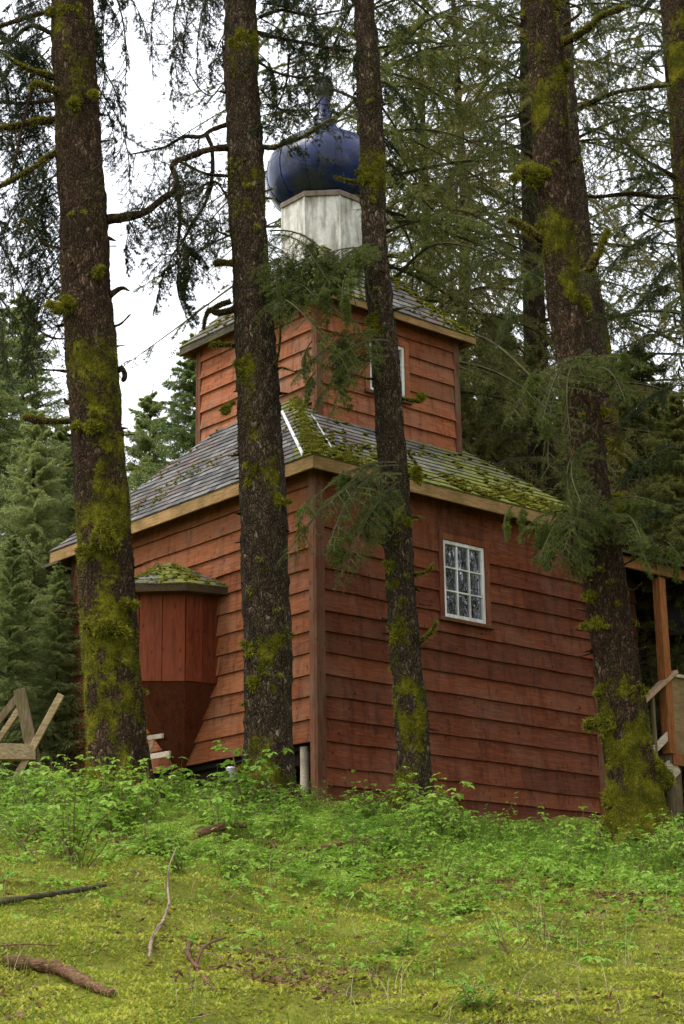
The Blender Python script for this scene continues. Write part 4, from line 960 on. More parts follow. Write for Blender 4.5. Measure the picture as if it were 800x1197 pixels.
# ---- fine crowns of the near trees
def crown_for(info, seed): c = Crown(seed); c.info = info; return c
def B_(cr, u0, v0, u1, v1, y0=0., y1=0., k=None, fine=True, rv=0.):
    Y = cr.info['Y']; tp = BT if fine else BB; j = cr.r.integers(len(tp)) if k is None else k
    place_bough(cr, tp[j], at(u0, v0, Y+y0), at(u1, v1, Y+y1), 1.5 if fine else 3., rv+cr.r.uniform(-.5, .5))
def scraggle(cr, curve, n, L, npb, droop=.5, sub=4, depth=2, r=.006):
    for _ in range(n):
        i = cr.r.integers(len(curve)//5, len(curve)-1); d = nrm(curve[i+1]-curve[i-1]); q = cr.r.normal(0, 1, 3); q[1] *= .8; q -= d*(q@d)
        cr.branch(curve[i], d*.4+nrm(q)+np.array([0, 0, -droop*.4]), L*cr.r.uniform(.5, 1.3), r*cr.r.uniform(.7, 1.3), depth, npb, droop, .8, sub)
c1 = crown_for(T1, 101)
for k, cv in enumerate(NET[:1]): scraggle(c1, cv, 26, .42, .18); scraggle(c1, cv, 16, .7, .03, .2)
for u0, v0, u1, v1, y0, y1 in ((66, 12, -40, 60, 0, -.6), (66, 42, -30, 110, .2, .6), (66, 90, -10, 20, 0, .4), (60, 142, -30, 200, .3, .9), (66, 178, 5, 260, .1, -.1), (66, 118, -20, 150, .3, 1.), (80, 250, -10, 330, .3, .8), (80, 290, 0, 390, .5, 1.2), (80, 200, -30, 280, .4, 1.3), (70, 60, 10, 130, .8, 1.5), (85, 330, 12, 400, .6, 1.6), (100, -60, 130, 70, 0, .4), (100, -20, 170, 50, .2, .5), (100, 10, 145, 160, .2, .4), (105, 60, 165, 180, .4, .8), (105, -40, 200, 30, .5, .6), (110, 90, 175, 215, .6, 1.1), (100, -80, 190, 100, .5, 1.), (60, -30, -20, 30, .1, .2), (60, -60, 10, 10, .1, .4), (60, 30, -10, 90, .3, .7), (62, 160, -5, 240, .2, .5), (70, 230, 0, 300, .4, .6), (80, 270, 10, 350, .6, .9), (60, 100, -10, 150, .5, .7), (100, -70, 150, 40, .1, .3), (105, 20, 140, 110, .2, .3), (110, 100, 150, 190, .3, .6), (60, 60, 0, 130, .2, .5), (60, 190, 10, 290, .5, .9), (70, 130, 20, 210, .4, .8), (-60, 20, 50, 120, .8, .5), (-60, 120, 60, 210, .9, .6), (-60, 200, 55, 300, .9, .7), (-70, 270, 50, 385, .8, .6), (-60, 0, 40, 40, .6, .5), (-60, 300, 20, 410, .6, .5), (-60, 160, 30, 250, 1.2, 1.), (-60, 70, 30, 170, 1.2, 1.), (-60, 240, 70, 330, 1.2, 1.)):
    B_(c1, u0, v0, u1, v1, y0, y1)
    if u1 < 60: B_(c1, u0, v0+25, u1+25, v1+10, y0+.4, y1+.7)
for j in range(22): c1.branch(at(92+c1.r.uniform(-30, 30), c1.r.uniform(150, 460), 18.0), [c1.r.choice([-1, 1]), -.3, .1], .16, .006, 1, 0, .2)
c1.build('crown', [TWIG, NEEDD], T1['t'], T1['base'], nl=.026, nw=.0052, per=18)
c2 = crown_for(T2, 102)
for cv in NET[1:]: scraggle(c2, cv, 15, .36, .16)
for cv in NET2: scraggle(c2, cv, 13, .30, .40, sub=4)
for cv in NET[1:]: scraggle(c2, cv, 9, .55, .02, .3, 4, 2, .006)
for cv in NET2: scraggle(c2, cv, 5, .5, .03, .3, 4, 2, .006)
scraggle(c2, NET[1], 20, .5, .22, 1.2); scraggle(c2, NET[3], 14, .5, .22, 1.2)
for u0, v0, u1, v1, y0, y1 in ((275, -90, 240, 20, .2, .3), (275, -70, 185, 30, .5, .8), (270, -30, 225, 60, .3, .5), (265, 40, 235, 95, .2, .3), (275, -90, 210, 0, .6, .9), (305, -60, 350, 10, .3, .4), (310, -80, 380, 0, .5, .7), (240, -60, 165, 90, .8, 1.1), (230, -80, 140, 60, .9, 1.3), (230, 20, 180, 110, .6, .9), (355, 20, 410, 90, .3, .4), (275, -60, 215, 40, 0, .3), (275, -40, 200, 70, .2, .6), (280, 0, 238, 110, .1, .2), (275, -80, 160, 20, .4, 1.), (300, -40, 340, 40, 0, 0), (305, 0, 420, 40, .3, .4), (305, -50, 390, 20, .2, .4), (305, 20, 395, 95, .3, .3), (300, 60, 345, 125, 0, .0), (330, 40, 412, 120, .3, .4), (215, 300, 200, 375, -.2, -.2), (215, 290, 165, 350, -.2, 0), (212, 290, 232, 340, -.3, -.3), (208, 230, 165, 300, -.2, .2), (205, 285, 245, 300, -.3, -.1), (212, 305, 208, 372, -.3, -.3), (165, 250, 130, 310, .3, .3)):
    B_(c2, u0, v0, u1, v1, y0, y1)
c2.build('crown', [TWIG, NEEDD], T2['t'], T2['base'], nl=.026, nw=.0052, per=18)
# fresh green sprays hanging before the tower and the eave corner
def spray(info, label_mat, items, seed, name='bough', per=15):
    for k, (u0, v0, u1, v1, y0, y1, rv) in enumerate(items):
        c = crown_for(info, seed+k); B_(c, u0, v0, u1, v1, y0, y1, None, True, rv)
        B_(c, u0+3, v0+4, (u0+u1)/2+(u1-u0)*.3, (v0+v1)/2+18, y0-.15, y1-.25, None, True, rv)
        for j in range(2):
            t_ = c.r.uniform(.35, .95); uu, vv = u0+(u1-u0)*t_, v0+(v1-v0)*t_; B_(c, uu, vv, uu+(u1-u0)*.12+c.r.uniform(-12, 12), vv+c.r.uniform(22, 50), y0+(y1-y0)*t_, y0+(y1-y0)*t_-.1)
        c.build(name, [TWIG, label_mat], info['t'], info['base'], nl=.026, nw=.0038, per=per)
spray(T2, NEEDF, [(312, 350, 405, 330, 0, -.9, .2), (314, 330, 395, 285, 0, -.5, -.3), (312, 300, 345, 350, -.1, -.5, .3), (312, 270, 420, 290, 0, -.5, .1), (312, 285, 370, 325, 0, -.4, .3)], 201)
spray(T3, NEEDF, [(443, 296, 330, 292, -.1, -.8, .1), (443, 300, 350, 312, -.1, -.9, .3), (443, 285, 372, 305, -.1, -.5, -.2)], 205)
spray(T3, NEEDF, [(447, 395, 335, 400, -.1, -.9, .1), (448, 415, 352, 440, -.1, -.8, .3), (448, 405, 370, 380, -.1, -.5, .2)], 211)
spray(T3, NEEDF, [(462, 555, 330, 590, -.1, -1.1, .1), (460, 570, 380, 640, -.1, -.8, -.2), (462, 540, 350, 560, -.1, -.6, -.3), (462, 560, 410, 625, -.1, -.5, .1)], 221)
spray(T4, NEEDF, [(682, 420, 590, 440, -.1, -1.0, .1), (684, 430, 740, 400, -.1, -.9, .2), (690, 600, 590, 590, -.1, -.9, .2), (695, 590, 620, 615, -.1, -.8, 0), (700, 600, 780, 560, -.1, -.9, .1), (684, 410, 620, 500, -.1, -1.0, .3), (695, 600, 660, 650, -.2, -.7, .2), (700, 610, 800, 640, 0, -.5, 0), (690, 520, 640, 560, -.2, -1., .2), (690, 560, 640, 640, -.2, -.9, .2)], 241, per=14)
c4 = crown_for(T4, 104)
for cv in G4: scraggle(c4, cv, 10, .5, .3)
for u0, v0, u1, v1, y0, y1 in ((655, 60, 760, 20, .2, .2), (665, 130, 800, 120, .2, .3), (660, 150, 770, 170, .4, .6), (640, 40, 540, 110, .1, .6), (640, 130, 520, 200, .1, .8), (645, 200, 540, 290, .3, .9), (650, 300, 560, 370, .2, .7), (660, 330, 740, 300, .5, 1.4), (670, 380, 800, 350, .4, .8), (625, 0, 500, 60, 0, .5), (640, -40, 560, 40, .1, .3), (660, -30, 740, 60, .2, .4)):
    B_(c4, u0, v0, u1, v1, y0, y1)
c4.build('crown', [TWIG, NEED], T4['t'], T4['base'], nl=.026, nw=.0052, per=18)
c3 = crown_for(T3, 103)
for u0, v0, u1, v1, y0, y1 in ((430, 0, 500, 70, 0, .3), (432, 40, 395, 110, 0, .2), (433, 90, 500, 130, 0, .4), (425, -40, 380, 30, 0, 0), (436, 150, 480, 200, .1, .5)): B_(c3, u0, v0, u1, v1, y0, y1)
for v in (60, 95, 130, 170, 250, 300, 330): c3.branch(at(436, v, 18.7), [c3.r.choice([-1, 1]), -.2, .3], .25, .006, 1, .1)
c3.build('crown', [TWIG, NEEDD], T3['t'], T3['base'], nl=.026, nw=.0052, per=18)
c6 = crown_for(T6, 106)
for u0, v0, u1, v1, y0, y1 in ((792, 60, 700, 70, 0, 0), (795, 120, 690, 150, 0, .3), (795, 210, 720, 200, 0, -.1), (797, 230, 715, 250, 0, 0), (800, 270, 700, 290, 0, .3), (800, 330, 715, 360, 0, .3), (800, 390, 700, 400, .2, .5), (805, 450, 720, 470, .2, .5), (790, 10, 700, -10, .1, .2), (800, 300, 750, 330, 0, -.3), (810, 520, 720, 540, .3, .6), (810, 590, 730, 600, .3, .6)): B_(c6, u0, v0, u1, v1, y0, y1)
c6.build('crown', [TWIG, NEEDD], T6['t'], T6['base'], nl=.026, nw=.0052, per=18)

# ---- background spruces: three crown forms, the rest are copies
def bg_crown(seed, H, z0, Lb, nb, cone, mats, up=.0, per=9, nl=.05, nw=.010, dead=.0):
    c = Crown(seed); r = c.r
    for k in range(nb):
        f = (k+r.random())/nb; z = z0+(H-z0)*f; L = Lb*((1-f)**.75 if cone else (1-.45*f))*r.uniform(.7, 1.12)+.12; t = k*2.399+r.uniform(-.3, .3)
        d = np.array([math.cos(t), math.sin(t), r.uniform(-.25, .12)+up*f]); P0 = np.array([0, 0, z]); P1 = P0+nrm(d)*L
        if cone:
            P1 = P1+np.array([0, 0, L*r.uniform(-.12, .22)]); place_bough(c, BY[r.integers(len(BY))], P0, P1, 1.2, r.uniform(-.7, .7))
        else: place_bough(c, BB[r.integers(len(BB))], P0, P1, 3., r.uniform(-.25, .25))
    if cone:
        c.branch([0, 0, H-.3], [0, 0, 1], .7, .012, 0, 1., -.5)
    for k in range(int(dead)):
        z = r.uniform(z0*.3, H*.8); t = r.uniform(0, 6.28); c.branch([0, 0, z], [math.cos(t), math.sin(t), -.15], r.uniform(.8, 1.8), .012, 1, .0, .6, .7, 5)
    T, mi = c.arrays(nl=nl, nw=nw, per=per); V = T.reshape(-1, 3)
    o = mesh_np('crown', V, np.arange(len(V)).reshape(-1, 3), mats, None, mi); return o
def bg_tree(proto, mk, name, label, cat, x, y, sc, rz, group, sink=.1):
    t = empty(name, (x, y, float(gz(x, y))-sink), rz, label, cat, group); t.scale = (sc, sc, sc)
    if proto[0] is None:
        proto[0] = mk(t)
    else:
        for o in proto[0]:
            c = o.copy(); COL.objects.link(c); c.parent = t
    return t
def bg_trunk(H, r, t, seed, mat=BARKG):
    n = 40; z = np.linspace(-.3, H, n); C = np.stack([.12*vn(xyz(z*.25, seed)), .12*vn(xyz(z*.25, seed, 5)), z], -1); R = r*(1-.8*np.clip(z/H, 0, 1)); V, q, D = tube_np(C, R, 20, lambda P_, Dd: .02*fbm(P_*4, seed))
    o = mesh_np('trunk', V, q, mat, t, attrs={'moss': .15+.5*fbm(V*1.5, seed)}, smooth=True); return o
def mk_tall(seed):
    def f(t):
        a = bg_trunk(22, .26, t, seed); b = bg_crown(seed, 22, 4.0, 4.3, 155, False, [TWIG, NEEDM], dead=50, per=10, nl=.055, nw=.011); b.parent = t; return [a, b]
    return f
def mk_young(seed):
    def f(t):
        a = bg_trunk(9, .09, t, seed); b = bg_crown(seed, 9, .3, 2.1, 190, True, [TWIG, NEEDB], up=.6, per=7, nl=.045, nw=.011); b.parent = t; return [a, b]
    return f
PA, PB, PC, PD = [None], [None], [None], [None]
def X(u, y): return float(at(u, 900, y)[0])
tall = [(PA, 31, 446, 27, 1.0, 0., 'tall spruce behind the slender trunk whose drooping boughs fill the sky right of the tower'), (PB, 32, 655, 29, 1.05, 1., 'tall spruce hidden behind the leaning mossy trunk'),
        (PB, 32, 560, 40, 1.0, 2.2, 'far tall spruce between the tower and the leaning trunk'), (PA, 31, 512, 46, 1.1, 4.4, 'farthest tall spruce right of the tower'),
        (PA, 31, 835, 34, .9, 3.9, 'tall spruce beyond the porch past the right edge')]
for pr_, sd, u, y, sc, rz, lab in tall: bg_tree(pr_, mk_tall(sd), 'spruce_tree', lab, 'tree', X(u, y), y, sc, rz, 'tall spruces behind the chapel')
yng = [(PC, 41, 222, 31, 1.03, 0., 'young pointed spruce right behind the left side of the tower'), (PD, 42, 168, 33, .98, 1., 'young spruce with slim tip left of the tower'), (PC, 41, 118, 36, .92, 2., 'young spruce hidden behind the leftmost trunk'),
       (PD, 42, 8, 29, 1.0, 3., 'bushy young spruce at the left edge with the highest tip'), (PC, 41, 58, 33, .92, 4., 'young spruce between the left edge and the first trunk'), (PD, 42, 30, 24.5, .62, 5., 'small pale green spruce behind the old sawhorse'),
       (PC, 41, 80, 26.5, .66, .6, 'small spruce against the chapel back corner'), (PD, 42, -40, 26, .9, 1.7, 'young spruce cut by the left edge'), (PC, 41, 265, 34, .9, 2.9, 'young spruce mostly hidden by the chapel tower'), (PD, 42, 62, 23.5, .35, 2.9, 'very small spruce beside the chapel back corner'), (PC, 41, 5, 23, .38, 1.2, 'very small spruce at the left edge above the sawhorse')]
for pr_, sd, u, y, sc, rz, lab in yng: bg_tree(pr_, mk_young(sd), 'young_spruce', lab, 'tree', X(u, y), y, sc, rz, 'young spruces behind the chapel')
yr = [(600, 31, 1.1), (545, 29, .9), (700, 32, 1.05), (775, 30, 1.0), (820, 26, .75), (740, 35, 1.2), (665, 40, 1.3), (520, 38, 1.2), (625, 45, 1.6), (800, 42, 1.4)]
PE = [None]
def mk_dark(t): 
    a = bg_trunk(9, .09, t, 51); b = bg_crown(51, 9, .35, 2.4, 170, True, [TWIG, NEEDM], up=.4, per=7, nl=.05, nw=.012); b.parent = t; return [a, b]
for k, (x_, y_) in enumerate([(11, 17.5), (13, 21), (12, 25), (17, 18.5), (18, 23), (21, 20), (16, 14.5), (24, 26)]): bg_tree(PB, None, 'spruce_tree', 'tall spruce right of the chapel mirrored in its window panes', 'tree', x_, y_, .8, k*1.7, 'spruces mirrored in the window panes')
for k, (u, y, sc) in enumerate(yr): bg_tree(PE, mk_dark, 'understory_spruce', 'dark young spruce in the shade of the tall trees behind the chapel', 'tree', X(u, y), y, sc, k*1.3, 'dark understory spruces')

# ---- ground cover
r = np.random.default_rng(77)
def scatter(n, y0, y1, bias=None, xm=None):
    out = []
    while len(out) < n:
        y = r.uniform(y0, y1); hw = (y*.195+1.5) if xm is None else xm; x = r.uniform(-hw, hw)
        if bias is None or r.random() < bias(x, y): out.append((x, y))
    return np.array(out)
def inside_chapel(x, y):
    d = np.array([x-NX, y-NY]); a, b = d@DR, d@DL; return -.0 < a < LA+.05 and -.0 < b < LB
def soup(name, T, mat, label, cat=None):
    V = T.reshape(-1, 3); o = mesh_np(name, V, np.arange(len(V)).reshape(-1, 3), mat); tag(o, label, cat, None, 'stuff'); return o
def blades(n, y0, y1, h, w, bias, lean=.35, segs=3, hvar=.5):
    P = scatter(n, y0, y1, bias); z = gz(P[:, 0], P[:, 1]); B = np.stack([P[:, 0], P[:, 1], z-.01], -1)
    H = (h*r.uniform(1-hvar, 1+hvar, n))[:, None]; th = r.uniform(0, 6.28, n); L = np.stack([np.cos(th), np.sin(th), 0*th], -1)*(lean*r.uniform(.2, 1.3, (n, 1)))
    ph = r.uniform(0, 6.28, n); sd = np.stack([np.cos(ph), np.sin(ph), 0*ph], -1)*w/2
    T = []; prev = None
    for k in range(segs+1):
        t = k/segs; C = B+np.array([0, 0, 1.])*H*(t-.25*t*t*(lean > .5))+L*H*t*t; s = sd*(1-t**1.5)
        if prev is not None:
            T.append(np.stack([prev[0]-prev[1], prev[0]+prev[1], C+s], 1)); 
            if k < segs: T.append(np.stack([prev[0]-prev[1], C+s, C-s], 1))
        prev = (C, s)
    return np.concatenate(T)
# moss: short feathery fronds lying in every direction
nm = 270000
P = scatter(nm, 7.6, 20.3, lambda x, y: min(1, (9.5/y)**1.6)); z = gz(P[:, 0], P[:, 1]); B = np.stack([P[:, 0], P[:, 1], z], -1)
lumpn = vn(xyz(P[:, 0]*5, P[:, 1]*5), 8); B[:, 2] += .012*lumpn
th = r.uniform(0, 6.28, nm); D = nrm(np.stack([np.cos(th), np.sin(th), r.uniform(.1, 1.1, nm)], -1)); S = nrm(np.cross(D, np.array([0, 0, 1.]))); L = (.022*r.uniform(.5, 1.6, nm))[:, None]
T = [np.stack([B-S*L*.10, B+S*L*.10, B+D*L], 1)]
for f in (.3, .55, .8):
    for s in (-1, 1): q = B+D*L*f; e = nrm(D*.7+S*s); T.append(np.stack([q-D*L*.09, q+D*L*.09, q+e*L*(.55-.35*f)], 1))
soup('moss', np.concatenate(T), GMOSS, 'yellow green feather moss carpet over the slope', 'moss')
right = lambda x, y: .25+.75*(x > 1.2)*(y > 13) if y > 12.5 else .10
soup('grass', np.concatenate([blades(22000, 15., 19.6, .15, .006, lambda x, y: .15+.85*math.exp(-((x-2.2)**2/1.2+(y-17.4)**2/2.5))), blades(12000, 7.8, 19, .10, .0035, lambda x, y: .5+.5*float(vn(np.array([x*1.3, y*1.3, 0.]))))]), GRASS, 'bright green grass thickest below the leaning mossy trunk', 'grass')
soup('dry_grass', np.concatenate([blades(800, 7.8, 18, .22, .0026, lambda x, y: max(0, float(vn(np.array([x*1.7, y*1.7, 4.])))), .6, 4), blades(90, 8.2, 12, .38, .0032, lambda x, y: x > .9, .9, 6, .6)]), STRAW, 'thin dry straw stalks bent over the moss', 'dry grass')
# leaflet shapes
def leaflet(L, w, fold=.25, curl=.25):
    """toothed leaflet along +x, as triangles"""
    n = 5; t = np.linspace(0, 1, n+1); ww = w*np.sin(np.pi*t**.75)**.8*np.where(np.arange(n+1) % 2, 1., .85); mid = np.stack([t*L, 0*t, -curl*L*t**2], -1); T = []
    for s in (-1, 1):
        ed = mid+np.stack([0*t, s*ww, fold*ww], -1)
        for i in range(n):
            if i: T.append([mid[i], ed[i], mid[i+1]])
            T.append([mid[i+1], ed[i], ed[i+1]])
    return np.array(T)
def rotz(a): c, s = math.cos(a), math.sin(a); return np.array([[c, -s, 0], [s, c, 0], [0, 0, 1.]])
def basis_from(d, rng, roll=.3):
    X_ = nrm(np.array(d, float)); Y_ = nrm(np.cross([0, 0, 1.], X_)+1e-6); Z_ = np.cross(X_, Y_); a = rng.normal(0, roll); Y2 = Y_*math.cos(a)+Z_*math.sin(a); return np.stack([X_, Y2, np.cross(X_, Y2)])
def trifol(L, rng):
    T = []; 
    for a, s in ((0, 1.), (1.15, .8), (-1.15, .8)): T.append((leaflet(L*s, L*s*.34, rng.uniform(.1, .35), rng.uniform(.1, .45)))@rotz(a+rng.normal(0, .1)).T)
    return np.concatenate(T)
def shrub_arrays(seed, H, ns, leafL, nleaf, spread=.35, bare=.25):
    rng = np.random.default_rng(seed); st = Crown(seed); LT = []
    for k in range(ns):
        th = rng.uniform(0, 6.28); p = np.array([0., 0., -.04]); d = nrm(np.array([math.cos(th)*spread, math.sin(th)*spread, 1.])); h = H*rng.uniform(.6, 1.05); n = 9; pts = [p]
        for i in range(n): d = nrm(d+rng.normal(0, .10, 3)); p = p+d*h/n; pts.append(p)
        pts = np.array(pts); R = np.linspace(.005, .0018, n+1)*max(.7, H/.5); st.seg(np.concatenate([pts[:-1], pts[1:], R[:-1, None], R[1:, None]], 1))
        for j in range(nleaf):
            f = bare+(1-bare)*(j+rng.random())/nleaf; i = min(int(f*n), n-1); q = pts[i]+(pts[i+1]-pts[i])*(f*n-i); a = j*2.4+rng.normal(0, .4); pd = nrm(np.array([math.cos(a), math.sin(a), rng.uniform(.15, .7)])); pl = leafL*rng.uniform(.7, 1.3)
            e = q+pd*pl; st.seg(np.array([[*q, *e, .0015, .001]])); lf = trifol(leafL*rng.uniform(.7, 1.15), rng); M = basis_from(pd*np.array([1, 1, 0])+np.array([0, 0, rng.uniform(-.35, .25)]), rng); LT.append(lf@M+e)
    S, _ = st.arrays(); return S, np.concatenate(LT)
def mesh_tri(name, T, mat, parent=None):
    V = T.reshape(-1, 3); return mesh_np(name, V, np.arange(len(V)).reshape(-1, 3), mat, parent)
VAR = {}
def shrub(u, v, dist, kind, label, sc=1., rz=None, group=None, name='salmonberry_bush'):
    """foot of the plant on the ground where the pixel ray at that distance lands"""
    x = float(at(u, v, dist)[0]); y = dist; t = empty(name, (x, y, float(gz(x, y))), r.uniform(0, 6.28) if rz is None else rz, label, 'bush', group); t.scale = (sc,)*3
    if kind not in VAR:
        H, ns, lL, nl, sp, bare, sd = KINDS_[kind]; S, L = shrub_arrays(sd, H, ns, lL, nl, sp, bare); VAR[kind] = (mesh_tri('stem', S, STEM, t), mesh_tri('foliage', L, LEAFM, t))
    else:
        for o in VAR[kind]: c = o.copy(); COL.objects.link(c); c.parent = t
    return t
KINDS_ = {'big': (.78, 7, .090, 10, .40, .35, 301), 'mid': (.55, 6, .072, 9, .5, .25, 302), 'mid2': (.46, 7, .060, 9, .6, .2, 303), 'twiggy': (.60, 8, .036, 6, .75, .45, 304), 'low': (.30, 8, .048, 8, .8, .15, 305), 'bare': (.40, 9, .024, 3, .9, .6, 306)}
named = [(290, 930, 17.6, 'big', 'tall salmonberry bush growing right at the foot of the middle spruce', 1.05), (255, 925, 18.6, 'mid', 'leafy bush against the dark gap under the apse bay', 1.0), (212, 930, 17.6, 'mid', 'leafy bush under the point of the apse bay', 1.1),
    (345, 935, 17.4, 'mid2', 'leafy bush between the middle spruce and the chapel corner', 1.1), (430, 950, 18.2, 'twiggy', 'twiggy bush with few leaves at the foot of the right wall near the corner', 1.), (505, 945, 17.4, 'mid', 'leafy bush right of the slender spruce foot', 1.2),
    (470, 950, 17.0, 'big', 'bush hiding the foot of the slender spruce', .72), (570, 955, 18.4, 'twiggy', 'reddish twigged bush before the middle of the right wall', 1.), (668, 975, 17.6, 'mid', 'bright leafy bush before the stair newel post', 1.1), (690, 1000, 16.4, 'mid2', 'leafy bush left of the mossy trunk foot', 1.),
    (768, 985, 16.8, 'mid2', 'small bush right of the mossy trunk foot', 1.), (85, 1030, 13.5, 'big', 'wide feathery bush on the left below the leftmost trunk', 1.), (130, 975, 15.5, 'mid', 'bush directly below the leftmost trunk', 1.2), (40, 955, 16.5, 'mid', 'bush below the old sawhorse', 1.2),
    (75, 930, 17.5, 'mid2', 'bush between the sawhorse and the leftmost trunk', 1.2), (175, 965, 16.2, 'mid2', 'bush right of the foot of the leftmost trunk', 1.2), (600, 1130, 10.6, 'bare', 'nearly bare twiggy shrub on the lower right moss', 1.), (640, 1120, 11.0, 'bare', 'thin bare shrub beside the lower right grass', .9),
    (545, 1075, 12.4, 'low', 'low leafy bush in the centre right of the slope', 1.), (180, 1010, 14, 'low', 'low leafy bush above the forked stick', 1.2), (415, 1010, 14, 'low', 'low leafy bush beside the dark fallen branch', 1.2), (560, 1180, 9.0, 'low', 'low bush at the bottom edge right of centre', .8),
    (470, 1120, 11, 'low', 'low bush in the moss at the lower centre', .8), (620, 990, 16.6, 'low', 'low bush in the grass below the right wall', 1.3), (20, 1010, 14.2, 'twiggy', 'twiggy bush at the left edge above the log', 1.), (320, 1150, 10.2, 'bare', 'bare little shrub beside the curled dead root', .6)]
for u, v, d_, k, lab, sc in named: shrub(u, v, d_, k, lab, sc)
kk = list(KINDS_); PB_ = scatter(200, 11., 19.6, lambda x, y: (0.0 if inside_chapel(x, y) else 1)*max(.02, min(1, (y-11.5)/5))**1.4)
for x, y in PB_:
    k = ['mid2', 'low', 'low', 'mid2', 'mid', 'twiggy'][r.integers(6)]; u_ = 400+x/y*FPX*.97
    t = shrub(400, 900, y, k, 'leafy green undergrowth bush on the slope below the chapel', r.uniform(.6, 1.0), None, 'undergrowth bushes on the slope'); t.location = (x, y, float(gz(x, y)))
kq = 0
for x, y in scatter(60, 17.2, 19.5, lambda x, y: 0. if inside_chapel(x, y) or inside_chapel(x, y+.25) else 1.):
    if abs(x) > 3.6 or kq >= 18: continue
    kq += 1; t = shrub(400, 900, y, ['big', 'mid', 'twiggy'][kq % 3], 'tall leafy bush on the crest close to the chapel walls', r.uniform(.55, .9), None, 'tall bushes along the chapel walls'); t.location = (x, y, float(gz(x, y)))
# low herbs nobody could count
LT = []; tf = [trifol(.048, np.random.default_rng(k)) for k in range(6)]
PH = scatter(3900, 9.5, 19.8, lambda x, y: (0.0 if inside_chapel(x, y) else 1)*max(.05, min(1, (y-9.5)/6))*(.45+.55*float(vn(np.array([x*.9, y*.9, 2.])))))
for x, y in PH:
    z = float(gz(x, y)); h = r.uniform(.02, .14)
    for j in range(r.integers(1, 5)):
        a = r.uniform(0, 6.28); M = basis_from([math.cos(a), math.sin(a), r.uniform(-.4, .3)], r); LT.append(tf[r.integers(6)]*r.uniform(.6, 1.3)@M+np.array([x+math.cos(a)*.04, y+math.sin(a)*.04, z+h+r.uniform(0, .05)]))
soup('undergrowth', np.concatenate(LT), LEAFM, 'low bright green herbs covering the slope', 'undergrowth')
# ferns
def fern_arrays(seed):
    rg = np.random.default_rng(seed); L = []; S = Crown(seed)
    for k in range(9):
        th = k*.7+rg.normal(0, .15); H = rg.uniform(.30, .5); n = 18; t = np.linspace(0, 1, n+1); rr = H*.75*t**1.2; hh = H*(1.25*t-.75*t*t); P = np.stack([np.cos(th)*rr, np.sin(th)*rr, hh-.02], -1)
        S.seg(np.concatenate([P[:-1], P[1:], np.linspace(.0025, .0006, n)[:, None], np.linspace(.0024, .0005, n)[:, None]], 1))
        for i in range(3, n):
            d = nrm(P[i+1]-P[i]); sd = np.array([-math.sin(th), math.cos(th), 0.]); l = .085*math.sin(math.pi*min(1, (i/n)**.8))+.008
            for s_ in (-1, 1):
                e = nrm(sd*s_+d*.35+np.array([0, 0, rg.uniform(-.35, .05)])); q = P[i]
                for m_ in range(5):
                    a, b_ = q+e*l*m_/5, q+e*l*(m_+1)/5; w_ = .013*(1-m_/5.5)
                    for s2 in (-1, 1): L.append([a, b_, (a+b_)/2+d*s2*w_+e*.004])
    T, _ = S.arrays(); return T, np.array(L)
fs, fl_ = fern_arrays(5); first = None
for k, (x, y) in enumerate([(x, y) for x, y in scatter(34, 12.5, 18.8, lambda x, y: (0. if inside_chapel(x, y) else 1)*(.9 if x < 0 else .35))]):
    t = empty('lady_fern', (x, y, float(gz(x, y))), r.uniform(0, 6.28), 'feathery green fern among the bushes on the slope', 'fern', 'ferns on the slope'); sc = r.uniform(.7, 1.15); t.scale = (sc, sc, sc)
    if first is None: first = (mesh_tri('stem', fs, STEM, t), mesh_tri('fronds', fl_, LEAFM, t))
    else:
        for o in first: c = o.copy(); COL.objects.link(c); c.parent = t
# needle and dead leaf litter
n = 5000; P = scatter(n, 8, 19, lambda x, y: max(0, float(vn(np.array([x*1.1, y*1.1, 9.])))+.1)); PC_ = [(-1.1, 14.6), (-.2, 14.9), (.6, 14.3), (1.9, 13.2), (1.2, 13.6), (-2.3, 15.), (2.2, 10.2), (-.3, 9.4)]; P = np.vstack([P]+[np.array(c)+r.normal(0, .28, (420, 2)) for c in PC_]); n = len(P); B = np.stack([P[:, 0], P[:, 1], gz(P[:, 0], P[:, 1])+.014+r.uniform(0, .03, n)], -1)
D = nrm(r.normal(0, 1, (n, 3))*[1, 1, .3]); S = nrm(np.cross(D, r.normal(0, 1, (n, 3)))); L = .018*r.uniform(.5, 1.8, (n, 1)); soup('leaf_litter', np.concatenate([np.stack([B-S*L*.3, B+S*L*.3, B+D*L], 1), np.stack([B-S*L*.3, B+S*L*.3, B-D*L*.8], 1)]), DEADL, 'reddish dead leaves and cone scales in the moss', 'leaf litter')

tw = Crown(88)
for x, y in scatter(520, 7.8, 19, lambda x, y: .3+.7*(float(vn(np.array([x*1.1, y*1.1, 9.]))) > 0)):
    th = r.uniform(0, 6.28); tw.branch([x, y, float(gz(x, y))+.012], [math.cos(th), math.sin(th), r.uniform(0, .25)], r.uniform(.06, .30), r.uniform(.0015, .0045), 1 if r.random() < .4 else 0, 0, .3, .8, 2)
T, _ = tw.arrays(); soup('twig_litter', T, STICK, 'small dead twigs strewn over the moss', 'twigs')
